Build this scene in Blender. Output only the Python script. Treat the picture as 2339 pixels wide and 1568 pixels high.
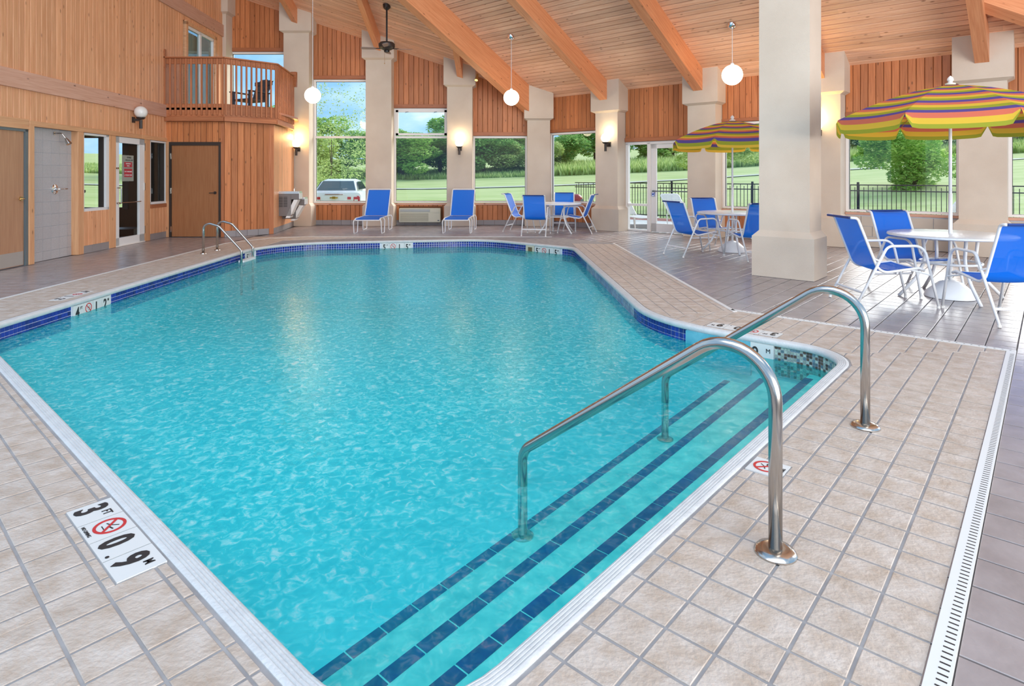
import bpy, bmesh, math, random
from mathutils import Vector, Matrix
random.seed(7)
S = bpy.context.scene
C = S.collection
for o in list(bpy.data.objects): bpy.data.objects.remove(o)

# ---------------------------------------------------------------- camera
cam = bpy.data.cameras.new('camera'); co = bpy.data.objects.new('camera', cam); C.objects.link(co)
cam.sensor_width = 36; cam.lens = 1390/2339*36; cam.shift_y = -(784-403)/2339
cam.clip_start = .05; cam.clip_end = 500
co.location = (0, 0, 1.4); co.rotation_euler = (math.pi/2, 0, 0)
S.camera = co
S.view_settings.view_transform = 'Standard'; S.view_settings.look = 'None'
S.view_settings.gamma = 1; S.view_settings.use_curve_mapping = False
S.view_settings.exposure = 0.07
# ---------------------------------------------------------------- sky
w = bpy.data.worlds.new('sky'); S.world = w; w.use_nodes = True
nt = w.node_tree; nt.nodes.clear()
def N(t, k, **kw):
    n = t.nodes.new(k)
    for a, b in kw.items(): setattr(n, a, b)
    return n
def ramp(t, stops):
    r = N(t, 'ShaderNodeValToRGB'); e = r.color_ramp.elements
    e[0].position, e[0].color = stops[0][0], (*stops[0][1], 1)
    e[1].position, e[1].color = stops[-1][0], (*stops[-1][1], 1)
    for p, c in stops[1:-1]:
        x = e.new(p); x.color = (*c, 1)
    return r
tc = N(nt, 'ShaderNodeTexCoord'); mp = N(nt, 'ShaderNodeMapping'); mp.inputs['Scale'].default_value = (1, 1, 2.4)
no = N(nt, 'ShaderNodeTexNoise'); no.inputs['Scale'].default_value = 3.6; no.inputs['Detail'].default_value = 6; no.inputs['Roughness'].default_value = .55
rp = ramp(nt, [(.42, (.22, .46, .80)), (.53, (.42, .63, .86)), (.63, (.80, .84, .88))])
bg = N(nt, 'ShaderNodeBackground'); bg.inputs['Strength'].default_value = 1.45
ow = N(nt, 'ShaderNodeOutputWorld')
L = nt.links.new
L(tc.outputs['Generated'], mp.inputs['Vector']); L(mp.outputs[0], no.inputs['Vector']); L(no.outputs['Fac'], rp.inputs['Fac'])
L(rp.outputs['Color'], bg.inputs['Color']); L(bg.outputs[0], ow.inputs['Surface'])
# soft sun of a bright hazy day, standing beyond the windows at the right
sl = bpy.data.lights.new('sun', 'SUN'); sl.energy = 4.3; sl.angle = math.radians(40); sl.color = (1, .97, .92)
so = bpy.data.objects.new('sun', sl); C.objects.link(so); so.rotation_euler = Vector((-.60, -.58, -.46)).to_track_quat('-Z', 'Y').to_euler()
# added fill lamps out of view behind and above the viewer, brightening room and ceiling
def area(name, loc, to, sx, sy, p, col=(1, 1, 1)):
    a = bpy.data.lights.new(name, 'AREA'); a.shape = 'RECTANGLE'; a.size = sx; a.size_y = sy; a.energy = p; a.color = col
    o = bpy.data.objects.new(name, a); C.objects.link(o); o.location = loc
    o.rotation_euler = (Vector(to)-Vector(loc)).to_track_quat('-Z', 'Y').to_euler()
area('fill_high', (-1.5, -.5, 9.0), (-1, 12, 1.5), 13, 6, 620, (1, .98, .96))
area('fill_low', (8, -5, 1.6), (-2, 12, 6.5), 11, 4, 1600, (1, .96, .91))

# ---------------------------------------------------------------- materials
def newmat(name):
    m = bpy.data.materials.new(name); m.use_nodes = True
    t = m.node_tree; t.nodes.clear()
    out = N(t, 'ShaderNodeOutputMaterial'); b = N(t, 'ShaderNodeBsdfPrincipled'); t.links.new(b.outputs[0], out.inputs[0])
    return m, t, b, out
def mat(name, col, rough=.5, metal=0, c2=None, scale=8, bump=0, bscale=None, stretch=(1, 1, 1), vary=0, spec=.5, coord='Object', detail=4, emit=None, es=0):
    m, t, b, out = newmat(name); K = t.links.new
    b.inputs['Roughness'].default_value = rough; b.inputs['Metallic'].default_value = metal
    b.inputs['Specular IOR Level'].default_value = spec
    b.inputs['Base Color'].default_value = (*col, 1)
    if emit: b.inputs['Emission Color'].default_value = (*emit, 1); b.inputs['Emission Strength'].default_value = es
    src = None
    if c2 or bump:
        tc = N(t, 'ShaderNodeTexCoord'); mp = N(t, 'ShaderNodeMapping'); mp.inputs['Scale'].default_value = stretch
        ol = N(t, 'ShaderNodeObjectInfo'); av = N(t, 'ShaderNodeVectorMath', operation='ADD'); K(tc.outputs[coord], av.inputs[0]); K(ol.outputs['Location'], av.inputs[1]); K(av.outputs[0], mp.inputs[0])
    if c2:
        n = N(t, 'ShaderNodeTexNoise'); n.inputs['Scale'].default_value = scale; n.inputs['Detail'].default_value = detail
        K(mp.outputs[0], n.inputs[0]); r = ramp(t, [(.3, col), (.7, c2)]); K(n.outputs['Fac'], r.inputs[0]); src = r.outputs[0]
    if vary:
        oi = N(t, 'ShaderNodeObjectInfo'); g = N(t, 'ShaderNodeNewGeometry'); ad = N(t, 'ShaderNodeMath', operation='ADD'); fr = N(t, 'ShaderNodeMath', operation='FRACT')
        K(oi.outputs['Random'], ad.inputs[0]); K(g.outputs['Random Per Island'], ad.inputs[1]); K(ad.outputs[0], fr.inputs[0])
        mr = N(t, 'ShaderNodeMapRange'); mr.inputs['To Min'].default_value = 1-vary; mr.inputs['To Max'].default_value = 1+vary*.6; K(fr.outputs[0], mr.inputs[0])
        hs = N(t, 'ShaderNodeHueSaturation')
        if src: K(src, hs.inputs['Color'])
        else: hs.inputs['Color'].default_value = (*col, 1)
        K(mr.outputs[0], hs.inputs['Value']); src = hs.outputs[0]
    if src: K(src, b.inputs['Base Color'])
    if bump:
        n = N(t, 'ShaderNodeTexNoise'); n.inputs['Scale'].default_value = bscale or scale; n.inputs['Detail'].default_value = 5
        K(mp.outputs[0], n.inputs[0]); bp = N(t, 'ShaderNodeBump'); bp.inputs['Strength'].default_value = bump; bp.inputs['Distance'].default_value = .01
        K(n.outputs['Fac'], bp.inputs['Height']); K(bp.outputs[0], b.inputs['Normal'])
    return m
def wood(name, ca, cb, knot=(.12, .05, .02), rough=.42, vary=.16, knots=1):
    """grain runs along local X; every board shifts in tone and pattern"""
    m, t, b, out = newmat(name); K = t.links.new
    b.inputs['Roughness'].default_value = rough; b.inputs['Specular IOR Level'].default_value = .35
    tc = N(t, 'ShaderNodeTexCoord'); oi = N(t, 'ShaderNodeObjectInfo')
    sc = N(t, 'ShaderNodeVectorMath', operation='SCALE'); sc.inputs[0].default_value = (37, 11, 5); K(oi.outputs['Random'], sc.inputs['Scale'])
    ad = N(t, 'ShaderNodeVectorMath', operation='ADD'); K(tc.outputs['Object'], ad.inputs[0]); K(sc.outputs[0], ad.inputs[1])
    mp = N(t, 'ShaderNodeMapping'); mp.inputs['Scale'].default_value = (1.1, 26, 26); K(ad.outputs[0], mp.inputs[0])
    n = N(t, 'ShaderNodeTexNoise'); n.inputs['Scale'].default_value = 1.6; n.inputs['Detail'].default_value = 5; n.inputs['Distortion'].default_value = .6; K(mp.outputs[0], n.inputs[0])
    r = ramp(t, [(.25, ca), (.75, cb)]); K(n.outputs['Fac'], r.inputs[0])
    m2 = N(t, 'ShaderNodeMapping'); m2.inputs['Scale'].default_value = (3.1, 7.4, 7.4); K(ad.outputs[0], m2.inputs[0])
    v = N(t, 'ShaderNodeTexVoronoi'); v.inputs['Scale'].default_value = 1.0; v.inputs['Randomness'].default_value = 1; K(m2.outputs[0], v.inputs['Vector'])
    kr = ramp(t, [(.05, (knots,)*3), (.14, (0, 0, 0))]); K(v.outputs['Distance'], kr.inputs[0])
    mx = N(t, 'ShaderNodeMix', data_type='RGBA'); K(kr.outputs[0], mx.inputs['Factor']); K(r.outputs[0], mx.inputs['A']); mx.inputs['B'].default_value = (*knot, 1)
    mr = N(t, 'ShaderNodeMapRange'); mr.inputs['To Min'].default_value = 1-vary; mr.inputs['To Max'].default_value = 1+vary; K(oi.outputs['Random'], mr.inputs[0])
    hs = N(t, 'ShaderNodeHueSaturation'); K(mx.outputs['Result'], hs.inputs['Color']); K(mr.outputs[0], hs.inputs['Value'])
    K(hs.outputs[0], b.inputs['Base Color'])
    return m
M = {}
M['ceil'] = wood('cedar_ceiling', (.74, .385, .225), (.93, .60, .40), knot=(.26, .085, .035), vary=.13, knots=.75)
M['wall_wood'] = wood('cedar_wall', (.42, .135, .045), (.62, .235, .09), vary=.17, knots=.8)
M['left_wood'] = wood('cedar_left', (.64, .275, .125), (.84, .44, .235), knot=(.2, .08, .04), vary=.1, knots=.6)
M['band'] = wood('cedar_band', (.56, .28, .18), (.70, .41, .30), knot=(.2, .1, .07), vary=.06)
M['beam'] = wood('beam_fir', (.64, .225, .09), (.82, .365, .175), knot=(.25, .08, .03), vary=.05, knots=.7)
M['post'] = wood('post_fir', (.58, .27, .13), (.78, .44, .23), vary=.08, knots=.6)
M['rail'] = wood('balcony_redwood', (.36, .115, .045), (.52, .20, .09), vary=.12, knots=.4)
M['door_dark'] = wood('oak_door_dark', (.30, .115, .045), (.40, .175, .075), vary=.03, knots=0)
M['door'] = wood('oak_door', (.42, .21, .115), (.54, .30, .17), vary=.03, knots=0)
M['stucco'] = mat('stucco', (.62, .50, .39), .85, c2=(.71, .59, .47), scale=1.3, bump=.5, bscale=160)
M['frame'] = mat('window_frame', (.84, .79, .74), .45)
M['white'] = mat('white_paint', (.80, .79, .78), .35)
M['white_metal'] = mat('white_powder_coat', (.82, .81, .80), .3)
M['bronze'] = mat('dark_bronze', (.05, .038, .032), .4, .3)
M['black'] = mat('black_metal', (.015, .015, .016), .4, .2)
M['grey_metal'] = mat('grey_blue_steel', (.16, .20, .22), .45, .4)
M['steel'] = mat('stainless', (.58, .55, .51), .2, 1, c2=(.46, .42, .385), scale=2, stretch=(1, 1, .3))
M['chrome'] = mat('chrome', (.8, .8, .8), .08, 1)
M['brass'] = mat('brass', (.65, .48, .22), .25, 1)
M['deck'] = mat('deck_tile', (.46, .352, .27), .5, c2=(.60, .51, .44), scale=11, detail=9, bump=.5, bscale=55, stretch=(1, 1, 1), vary=.05, coord='Object')
M['deck_grout'] = mat('deck_grout', (.27, .25, .245), .9, c2=(.38, .355, .345), scale=9)
M['floor'] = mat('floor_tile', (.29, .245, .235), .27, c2=(.36, .31, .30), scale=6, bump=.15, bscale=38, vary=.09, spec=.7)
M['shadow_gap'] = mat('board_groove', (.16, .055, .02), .9)
M['floor_grout'] = mat('floor_grout', (.10, .085, .08), .9)
M['trim'] = mat('trim_strip', (.72, .70, .67), .5)
M['coping'] = mat('coping', (.66, .65, .63), .5, c2=(.58, .57, .56), scale=14, bump=.3, bscale=60)
M['wtile'] = mat('marker_tile', (.70, .69, .66), .35)
M['grey_tile'] = mat('shower_tile', (.44, .42, .43), .4, c2=(.49, .47, .475), scale=40, vary=.03)
M['base_tile'] = mat('base_tile', (.30, .27, .27), .45, vary=.06)
M['ink'] = mat('black_ink', (.022, .02, .02), .5)
M['red'] = mat('red_ink', (.55, .03, .03), .5)
M['blue_tile'] = mat('cobalt_mosaic', (.016, .035, .28), .12, vary=.45)
M['blue_pale'] = mat('cobalt_mosaic_glare', (.10, .15, .36), .3, c2=(.42, .46, .52), scale=6, vary=.25, coord='Object')  # whitish blotches paint glare into the tile colour along the right pool side
M['mos1'] = mat('brown_mosaic', (.13, .08, .055), .2, vary=.4)
M['mos2'] = mat('sage_mosaic', (.42, .50, .42), .2, vary=.3)
M['mos3'] = mat('slate_mosaic', (.15, .24, .28), .2, vary=.4)
M['mgrout'] = mat('mosaic_grout', (.70, .72, .78), .8)
M['step_tile'] = mat('navy_step_tile', (.002, .008, .15), .3, c2=(.003, .016, .22), scale=12, vary=.15)
M['plaster'] = mat('pool_plaster', (.14, .76, .82), .7, c2=(.34, .93, .95), scale=2.6, detail=8, coord='Object')
M['plaster_step'] = mat('pool_plaster_steps', (.16, .62, .60), .7, c2=(.52, .90, .80), scale=9, detail=12)
M['plaster_wall'] = mat('painted_pool_wall', (.05, .32, .42), .6, c2=(.16, .46, .54), scale=9)
M['dark'] = mat('dark_interior', (.035, .03, .027), .8)
M['carpet'] = mat('gym_carpet', (.10, .085, .09), .95, c2=(.2, .18, .2), scale=90)
M['curtain'] = mat('curtain', (.55, .50, .40), .8)
M['plate'] = mat('kick_plate', (.50, .46, .42), .35, .6)
M['cream'] = mat('cream_plastic', (.62, .58, .44), .4)
M['cooler'] = mat('cooler_panel', (.20, .165, .15), .4, .2)
M['conc'] = mat('patio_concrete', (.60, .57, .53), .9, c2=(.70, .67, .63), scale=3)
M['mulch'] = mat('red_mulch', (.30, .09, .07), .95, c2=(.5, .2, .16), scale=30)
M['block'] = mat('glazed_block', (.56, .47, .38), .35, vary=.04)
M['grass'] = mat('lawn', (.34, .42, .12), .95, c2=(.50, .53, .22), scale=.35, stretch=(1, 3, 1), detail=8)
M['tallgrass'] = mat('tall_grass', (.16, .33, .06), .9, c2=(.34, .46, .14), scale=.4)
M['bark'] = mat('bark', (.08, .06, .045), .95)
M['path'] = mat('path', (.50, .50, .38), .9)
M['carw'] = mat('car_white', (.80, .80, .80), .2)
M['carglass'] = mat('car_glass', (.03, .05, .045), .05, spec=1)
M['tail'] = mat('tail_lamp', (.55, .02, .03), .15)
M['gold'] = mat('gold_badge', (.7, .48, .1), .25, .8)
M['grill_red'] = mat('grill_red', (.32, .03, .03), .3)
M['slate'] = mat('slate_blue_plastic', (.07, .085, .11), .5)
def leafmat(name, a, b_, tr=.35):
    m, t, b, out = newmat(name); K = t.links.new; t.nodes.remove(b)
    oi = N(t, 'ShaderNodeNewGeometry'); r = ramp(t, [(0, a), (1, b_)]); K(oi.outputs['Random Per Island'], r.inputs[0])
    d = N(t, 'ShaderNodeBsdfDiffuse'); s = N(t, 'ShaderNodeBsdfTranslucent'); mx = N(t, 'ShaderNodeMixShader'); mx.inputs[0].default_value = tr
    K(r.outputs[0], d.inputs[0]); K(r.outputs[0], s.inputs[0]); K(d.outputs[0], mx.inputs[1]); K(s.outputs[0], mx.inputs[2]); K(mx.outputs[0], out.inputs[0])
    return m
M['leaf1'] = leafmat('leaves_mid', (.20, .44, .07), (.62, .78, .26), .5)
M['leaf2'] = leafmat('leaves_dark', (.14, .36, .09), (.48, .68, .24), .5)
M['leaf3'] = leafmat('leaves_pale', (.30, .44, .11), (.70, .78, .34), .5)
def thin(name, tint=(.985, .995, .99), refl=1.0, ior=1.5):
    m, t, b, out = newmat(name); K = t.links.new; t.nodes.remove(b)
    a = N(t, 'ShaderNodeBsdfTransparent'); a.inputs[0].default_value = (*tint, 1); g = N(t, 'ShaderNodeBsdfGlossy'); g.inputs['Roughness'].default_value = .01
    ge = N(t, 'ShaderNodeNewGeometry'); dt = N(t, 'ShaderNodeVectorMath', operation='DOT_PRODUCT'); K(ge.outputs['Incoming'], dt.inputs[0]); K(ge.outputs['Normal'], dt.inputs[1])
    ab = N(t, 'ShaderNodeMath', operation='ABSOLUTE'); K(dt.outputs['Value'], ab.inputs[0]); su = N(t, 'ShaderNodeMath', operation='SUBTRACT'); su.inputs[0].default_value = 1; K(ab.outputs[0], su.inputs[1])
    pw = N(t, 'ShaderNodeMath', operation='POWER'); pw.inputs[1].default_value = 5; K(su.outputs[0], pw.inputs[0]); mu = N(t, 'ShaderNodeMath', operation='MULTIPLY_ADD'); mu.inputs[1].default_value = .5*refl; mu.inputs[2].default_value = .022*refl
    K(pw.outputs[0], mu.inputs[0]); mx = N(t, 'ShaderNodeMixShader'); K(mu.outputs[0], mx.inputs[0]); K(a.outputs[0], mx.inputs[1]); K(g.outputs[0], mx.inputs[2]); K(mx.outputs[0], out.inputs[0])
    return m
M['glass'] = thin('clear_glass'); M['glass_dark'] = thin('reflective_glass', (.75, .82, .8), 1.6)
def sling():
    m, t, b, out = newmat('blue_sling'); K = t.links.new; t.nodes.remove(b)
    p = N(t, 'ShaderNodeBsdfPrincipled'); p.inputs['Base Color'].default_value = (.0, .165, .82, 1); p.inputs['Roughness'].default_value = .5; p.inputs['Specular IOR Level'].default_value = .2
    s = N(t, 'ShaderNodeBsdfTranslucent'); s.inputs[0].default_value = (.02, .26, .9, 1)
    tr = N(t, 'ShaderNodeBsdfTransparent')
    m1 = N(t, 'ShaderNodeMixShader'); m1.inputs[0].default_value = .3; m2 = N(t, 'ShaderNodeMixShader'); m2.inputs[0].default_value = .06
    K(p.outputs[0], m1.inputs[1]); K(s.outputs[0], m1.inputs[2]); K(m1.outputs[0], m2.inputs[1]); K(tr.outputs[0], m2.inputs[2]); K(m2.outputs[0], out.inputs[0])
    return m
M['sling'] = sling()
def water():
    m, t, b, out = newmat('pool_water'); K = t.links.new; t.nodes.remove(b)
    g0 = N(t, 'ShaderNodeNewGeometry')
    n1 = N(t, 'ShaderNodeTexNoise'); n1.inputs['Scale'].default_value = 19; n1.inputs['Detail'].default_value = 7; n1.inputs['Roughness'].default_value = .62; n1.inputs['Distortion'].default_value = 1.0
    n2 = N(t, 'ShaderNodeTexNoise'); n2.inputs['Scale'].default_value = 2.2; n2.inputs['Detail'].default_value = 2
    K(g0.outputs['Position'], n1.inputs[0]); K(g0.outputs['Position'], n2.inputs[0])
    sb = N(t, 'ShaderNodeMath', operation='MULTIPLY_ADD'); sb.inputs[1].default_value = 1.2; K(n2.outputs['Fac'], sb.inputs[0]); K(n1.outputs['Fac'], sb.inputs[2])
    bp = N(t, 'ShaderNodeBump'); bp.inputs['Strength'].default_value = .2; bp.inputs['Distance'].default_value = .012; K(sb.outputs[0], bp.inputs['Height'])
    # turquoise body colour, with the ripple sparkle painted in as pale flecks
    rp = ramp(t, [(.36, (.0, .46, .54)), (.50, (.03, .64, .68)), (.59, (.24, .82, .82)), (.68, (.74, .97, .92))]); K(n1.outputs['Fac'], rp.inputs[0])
    di = N(t, 'ShaderNodeBsdfDiffuse'); K(rp.outputs[0], di.inputs[0]); K(bp.outputs[0], di.inputs['Normal'])
    tr = N(t, 'ShaderNodeBsdfTransparent'); tr.inputs[0].default_value = (.50, .95, .97, 1)
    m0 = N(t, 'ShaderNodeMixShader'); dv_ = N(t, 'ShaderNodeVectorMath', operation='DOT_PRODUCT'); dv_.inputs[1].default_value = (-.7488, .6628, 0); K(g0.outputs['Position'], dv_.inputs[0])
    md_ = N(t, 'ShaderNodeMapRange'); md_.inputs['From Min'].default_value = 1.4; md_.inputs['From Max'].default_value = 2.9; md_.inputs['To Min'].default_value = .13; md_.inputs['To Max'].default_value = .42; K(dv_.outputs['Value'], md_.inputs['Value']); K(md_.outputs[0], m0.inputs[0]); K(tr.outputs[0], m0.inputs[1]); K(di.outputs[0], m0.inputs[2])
    gl = N(t, 'ShaderNodeBsdfGlossy'); gl.inputs['Roughness'].default_value = .02; K(bp.outputs[0], gl.inputs['Normal'])
    f = N(t, 'ShaderNodeFresnel'); f.inputs[0].default_value = 1.33; K(bp.outputs[0], f.inputs['Normal'])
    mx = N(t, 'ShaderNodeMixShader'); fm_ = N(t, 'ShaderNodeMath', operation='MULTIPLY'); fm_.inputs[1].default_value = .6; K(f.outputs[0], fm_.inputs[0]); K(fm_.outputs[0], mx.inputs[0]); K(m0.outputs[0], mx.inputs[1]); K(gl.outputs[0], mx.inputs[2]); K(mx.outputs[0], out.inputs[0])
    return m
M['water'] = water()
M['globe'] = mat('lit_globe', (.9, .88, .8), .3, emit=(1, .90, .72), es=3)
M['globe_warm'] = mat('lit_globe_warm', (.9, .85, .7), .3, emit=(1, .82, .50), es=4.5)
M['globe_off'] = mat('opal_globe', (.80, .76, .70), .25)
for k, c in (('purple', (.15, .10, .33)), ('coral', (.78, .20, .12)), ('yellow', (.86, .56, .07)), ('green', (.40, .42, .05))):
    m, t, b, out = newmat('canvas_'+k); K = t.links.new; t.nodes.remove(b)
    d = N(t, 'ShaderNodeBsdfDiffuse'); s = N(t, 'ShaderNodeBsdfTranslucent'); mx = N(t, 'ShaderNodeMixShader'); mx.inputs[0].default_value = .35
    d.inputs[0].default_value = (*c, 1); s.inputs[0].default_value = (*c, 1); K(d.outputs[0], mx.inputs[1]); K(s.outputs[0], mx.inputs[2]); K(mx.outputs[0], out.inputs[0]); M[k] = m

# ---------------------------------------------------------------- helpers
WM = {}
def BM(): return bmesh.new()
def link(name, me, parent=None, Mx=None, kind=None):
    o = bpy.data.objects.new(name, me); C.objects.link(o)
    Mx = Mx or Matrix.Identity(4)
    if parent is not None:
        o.parent = parent; o.matrix_parent_inverse = WM[parent.name].inverted()
    o.matrix_basis = Mx; WM[o.name] = Mx.copy()
    if kind: o['kind'] = kind
    return o
def obj(name, bm, m, parent=None, Mx=None, kind=None, smooth=False):
    """world-space bmesh -> object; Mx gives its local frame"""
    if Mx is not None: bmesh.ops.transform(bm, matrix=Mx.inverted(), verts=bm.verts)
    bmesh.ops.recalc_face_normals(bm, faces=bm.faces)
    me = bpy.data.meshes.new(name); bm.to_mesh(me); bm.free()
    for x in (m if isinstance(m, (list, tuple)) else [m]): me.materials.append(x)
    if smooth:
        me.polygons.foreach_set('use_smooth', [True]*len(me.polygons))
        if smooth != 2:
            try: me.set_sharp_from_angle(angle=math.radians(38))
            except Exception: pass
    return link(name, me, parent, Mx, kind)
def tag(o, label=None, cat=None, group=None, kind=None):
    if label: o['label'] = label
    if cat: o['category'] = cat
    if group: o['group'] = group
    if kind: o['kind'] = kind
    return o
def thing(name, label=None, cat=None, loc=(0, 0, 0), group=None, kind=None):
    o = link(name, None, None, Matrix.Translation(loc))
    return tag(o, label, cat, group, kind)
def copytree(o, parent=None):
    c = o.copy(); C.objects.link(c); WM[c.name] = WM[o.name].copy()
    if parent: c.parent = parent
    for ch in o.children: copytree(ch, c)
    return c
def place(o, x, y, ang, z=0):
    o.matrix_basis = Matrix.Translation((x, y, z)) @ Matrix.Rotation(ang, 4, 'Z')
def box(bm, a, b, mi=0):
    x0, y0, z0 = a; x1, y1, z1 = b
    v = [bm.verts.new(p) for p in ((x0, y0, z0), (x1, y0, z0), (x1, y1, z0), (x0, y1, z0), (x0, y0, z1), (x1, y0, z1), (x1, y1, z1), (x0, y1, z1))]
    for f in ((0, 3, 2, 1), (4, 5, 6, 7), (0, 1, 5, 4), (1, 2, 6, 5), (2, 3, 7, 6), (3, 0, 4, 7)):
        fc = bm.faces.new([v[i] for i in f]); fc.material_index = mi
    return v
class Fr:
    def __init__(s, o, a, n): s.o = Vector(o); s.a = Vector(a).normalized(); s.n = Vector(n).normalized()
    def p(s, a, n, z): return s.o + s.a*a + s.n*n + Vector((0, 0, z))
    def box(s, bm, a0, a1, n0, n1, z0, z1, mi=0):
        v = [bm.verts.new(s.p(*q)) for q in ((a0, n0, z0), (a1, n0, z0), (a1, n1, z0), (a0, n1, z0), (a0, n0, z1), (a1, n0, z1), (a1, n1, z1), (a0, n1, z1))]
        for f in ((0, 3, 2, 1), (4, 5, 6, 7), (0, 1, 5, 4), (1, 2, 6, 5), (2, 3, 7, 6), (3, 0, 4, 7)):
            fc = bm.faces.new([v[i] for i in f]); fc.material_index = mi
    def vert(s, a, n, z):   # frame matrix with local X up: grain runs vertically
        m = Matrix.Identity(4); z_ = Vector((0, 0, 1)); y = s.a; x = z_.copy(); zz = x.cross(y)
        for i in range(3): m[i][0] = x[i]; m[i][1] = y[i]; m[i][2] = zz[i]
        m.translation = s.p(a, n, z); return m
    def horz(s, a, n, z):
        m = Matrix.Identity(4); x = s.a; y = Vector((0, 0, 1)); zz = x.cross(y)
        for i in range(3): m[i][0] = x[i]; m[i][1] = y[i]; m[i][2] = zz[i]
        m.translation = s.p(a, n, z); return m
def prism(bm, base, z0f, z1f, mi=0):
    """base: list of (x,y); z0f,z1f callables or numbers"""
    f0 = z0f if callable(z0f) else (lambda x, y: z0f); f1 = z1f if callable(z1f) else (lambda x, y: z1f)
    b = [bm.verts.new((x, y, f0(x, y))) for x, y in base]; t = [bm.verts.new((x, y, f1(x, y))) for x, y in base]; n = len(base)
    fs = [bm.faces.new(b[::-1]), bm.faces.new(t)]
    for i in range(n): fs.append(bm.faces.new((b[i], b[(i+1) % n], t[(i+1) % n], t[i])))
    for f in fs: f.material_index = mi
def vplank(fr, a0, a1, zb, zt, parent, m, th=.018, n0=0, name='plank', ch=.005):
    a0 += .0045; a1 -= .0045; bm = BM(); cs = [(a0, n0), (a1, n0), (a1, n0+th-ch), (a1-ch, n0+th), (a0+ch, n0+th), (a0, n0+th-ch)]
    f = zt if callable(zt) else (lambda x, y: zt)
    prism(bm, [(fr.p(a, n, 0).x, fr.p(a, n, 0).y) for a, n in cs], zb, f)
    return obj(name, bm, m, parent, fr.vert((a0+a1)/2, n0, zb))
def hboard(fr, a0, a1, n0, n1, z0, z1, parent, m, name='trim_board'):
    bm = BM(); fr.box(bm, a0, a1, n0, n1, z0, z1)
    bmesh.ops.bevel(bm, geom=[e for e in bm.edges], offset=.004, segments=1, affect='EDGES')
    return obj(name, bm, m, parent, fr.horz((a0+a1)/2, n0, z0))
def vboard(fr, a0, a1, n0, n1, z0, z1, parent, m, name='post'):
    bm = BM(); fr.box(bm, a0, a1, n0, n1, z0, z1)
    bmesh.ops.bevel(bm, geom=[e for e in bm.edges], offset=.004, segments=1, affect='EDGES')
    return obj(name, bm, m, parent, fr.vert((a0+a1)/2, n0, z0))
def fbox(fr, args, parent, m, name, bev=0):
    bm = BM(); fr.box(bm, *args)
    if bev: bmesh.ops.bevel(bm, geom=[e for e in bm.edges], offset=bev, segments=2, affect='EDGES')
    return obj(name, bm, m, parent)
def fillet(pts, rad, seg=6):
    out = []; n = len(pts)
    for i, p in enumerate(pts):
        p = Vector(p); r = rad[i] if isinstance(rad, (list, tuple)) else rad
        if i in (0, n-1) or r <= 0: out.append(p); continue
        a = (Vector(pts[i-1])-p); b = (Vector(pts[i+1])-p); la, lb = a.length, b.length; a.normalize(); b.normalize()
        ang = a.angle(b)
        if ang > 3.1: out.append(p); continue
        t = min(r/math.tan(ang/2), la*.49, lb*.49); r2 = t*math.tan(ang/2)
        c = p+(a+b).normalized()*(r2/math.sin(ang/2)); s = p+a*t-c; e = p+b*t-c; w_ = s.angle(e)
        for k in range(seg+1):
            q = k/seg; out.append(c+(s*math.sin((1-q)*w_)+e*math.sin(q*w_))/math.sin(w_))
    return out
def tube(bm, pts, r, n=10, closed=False, cap=True, mi=0, flat=1.0):
    pts = [Vector(p) for p in pts]; k = len(pts); rings = []
    T = []
    for i in range(k):
        if closed: d = pts[(i+1) % k]-pts[i-1]
        else: d = pts[min(i+1, k-1)]-pts[max(i-1, 0)]
        T.append(d.normalized())
    up = Vector((0, 0, 1)) if abs(T[0].z) < .9 else Vector((1, 0, 0))
    u = T[0].cross(up).normalized()
    for i in range(k):
        u = (u-T[i]*u.dot(T[i])).normalized(); v = T[i].cross(u)
        rr = r[i] if isinstance(r, (list, tuple)) else r
        rings.append([bm.verts.new(pts[i]+(u*math.cos(2*math.pi*j/n)*flat+v*math.sin(2*math.pi*j/n))*rr) for j in range(n)])
    for i in range(k if closed else k-1):
        a, b = rings[i], rings[(i+1) % k]
        for j in range(n):
            f = bm.faces.new((a[j], a[(j+1) % n], b[(j+1) % n], b[j])); f.material_index = mi
    if cap and not closed: bm.faces.new(rings[0][::-1]).material_index = mi; bm.faces.new(rings[-1]).material_index = mi
def lathe(bm, prof, c=(0, 0, 0), n=24, axis='Z', mi=0):
    c = Vector(c); rings = []
    for r, z in prof:
        ring = []
        for j in range(n):
            a = 2*math.pi*j/n; p = Vector((r*math.cos(a), r*math.sin(a), z))
            if axis == 'X': p = Vector((z, p.x, p.y))
            if axis == 'Y': p = Vector((p.x, z, p.y))
            ring.append(bm.verts.new(c+p))
        rings.append(ring)
    for i in range(len(rings)-1):
        for j in range(n): bm.faces.new((rings[i][j], rings[i][(j+1) % n], rings[i+1][(j+1) % n], rings[i+1][j])).material_index = mi
    bm.faces.new(rings[0][::-1]).material_index = mi; bm.faces.new(rings[-1]).material_index = mi
def sphere(bm, c, r, u=24, v=14, sz=1):
    bmesh.ops.create_uvsphere(bm, u_segments=u, v_segments=v, radius=r, matrix=Matrix.Translation(c) @ Matrix.Diagonal((1, 1, sz, 1)))
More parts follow.
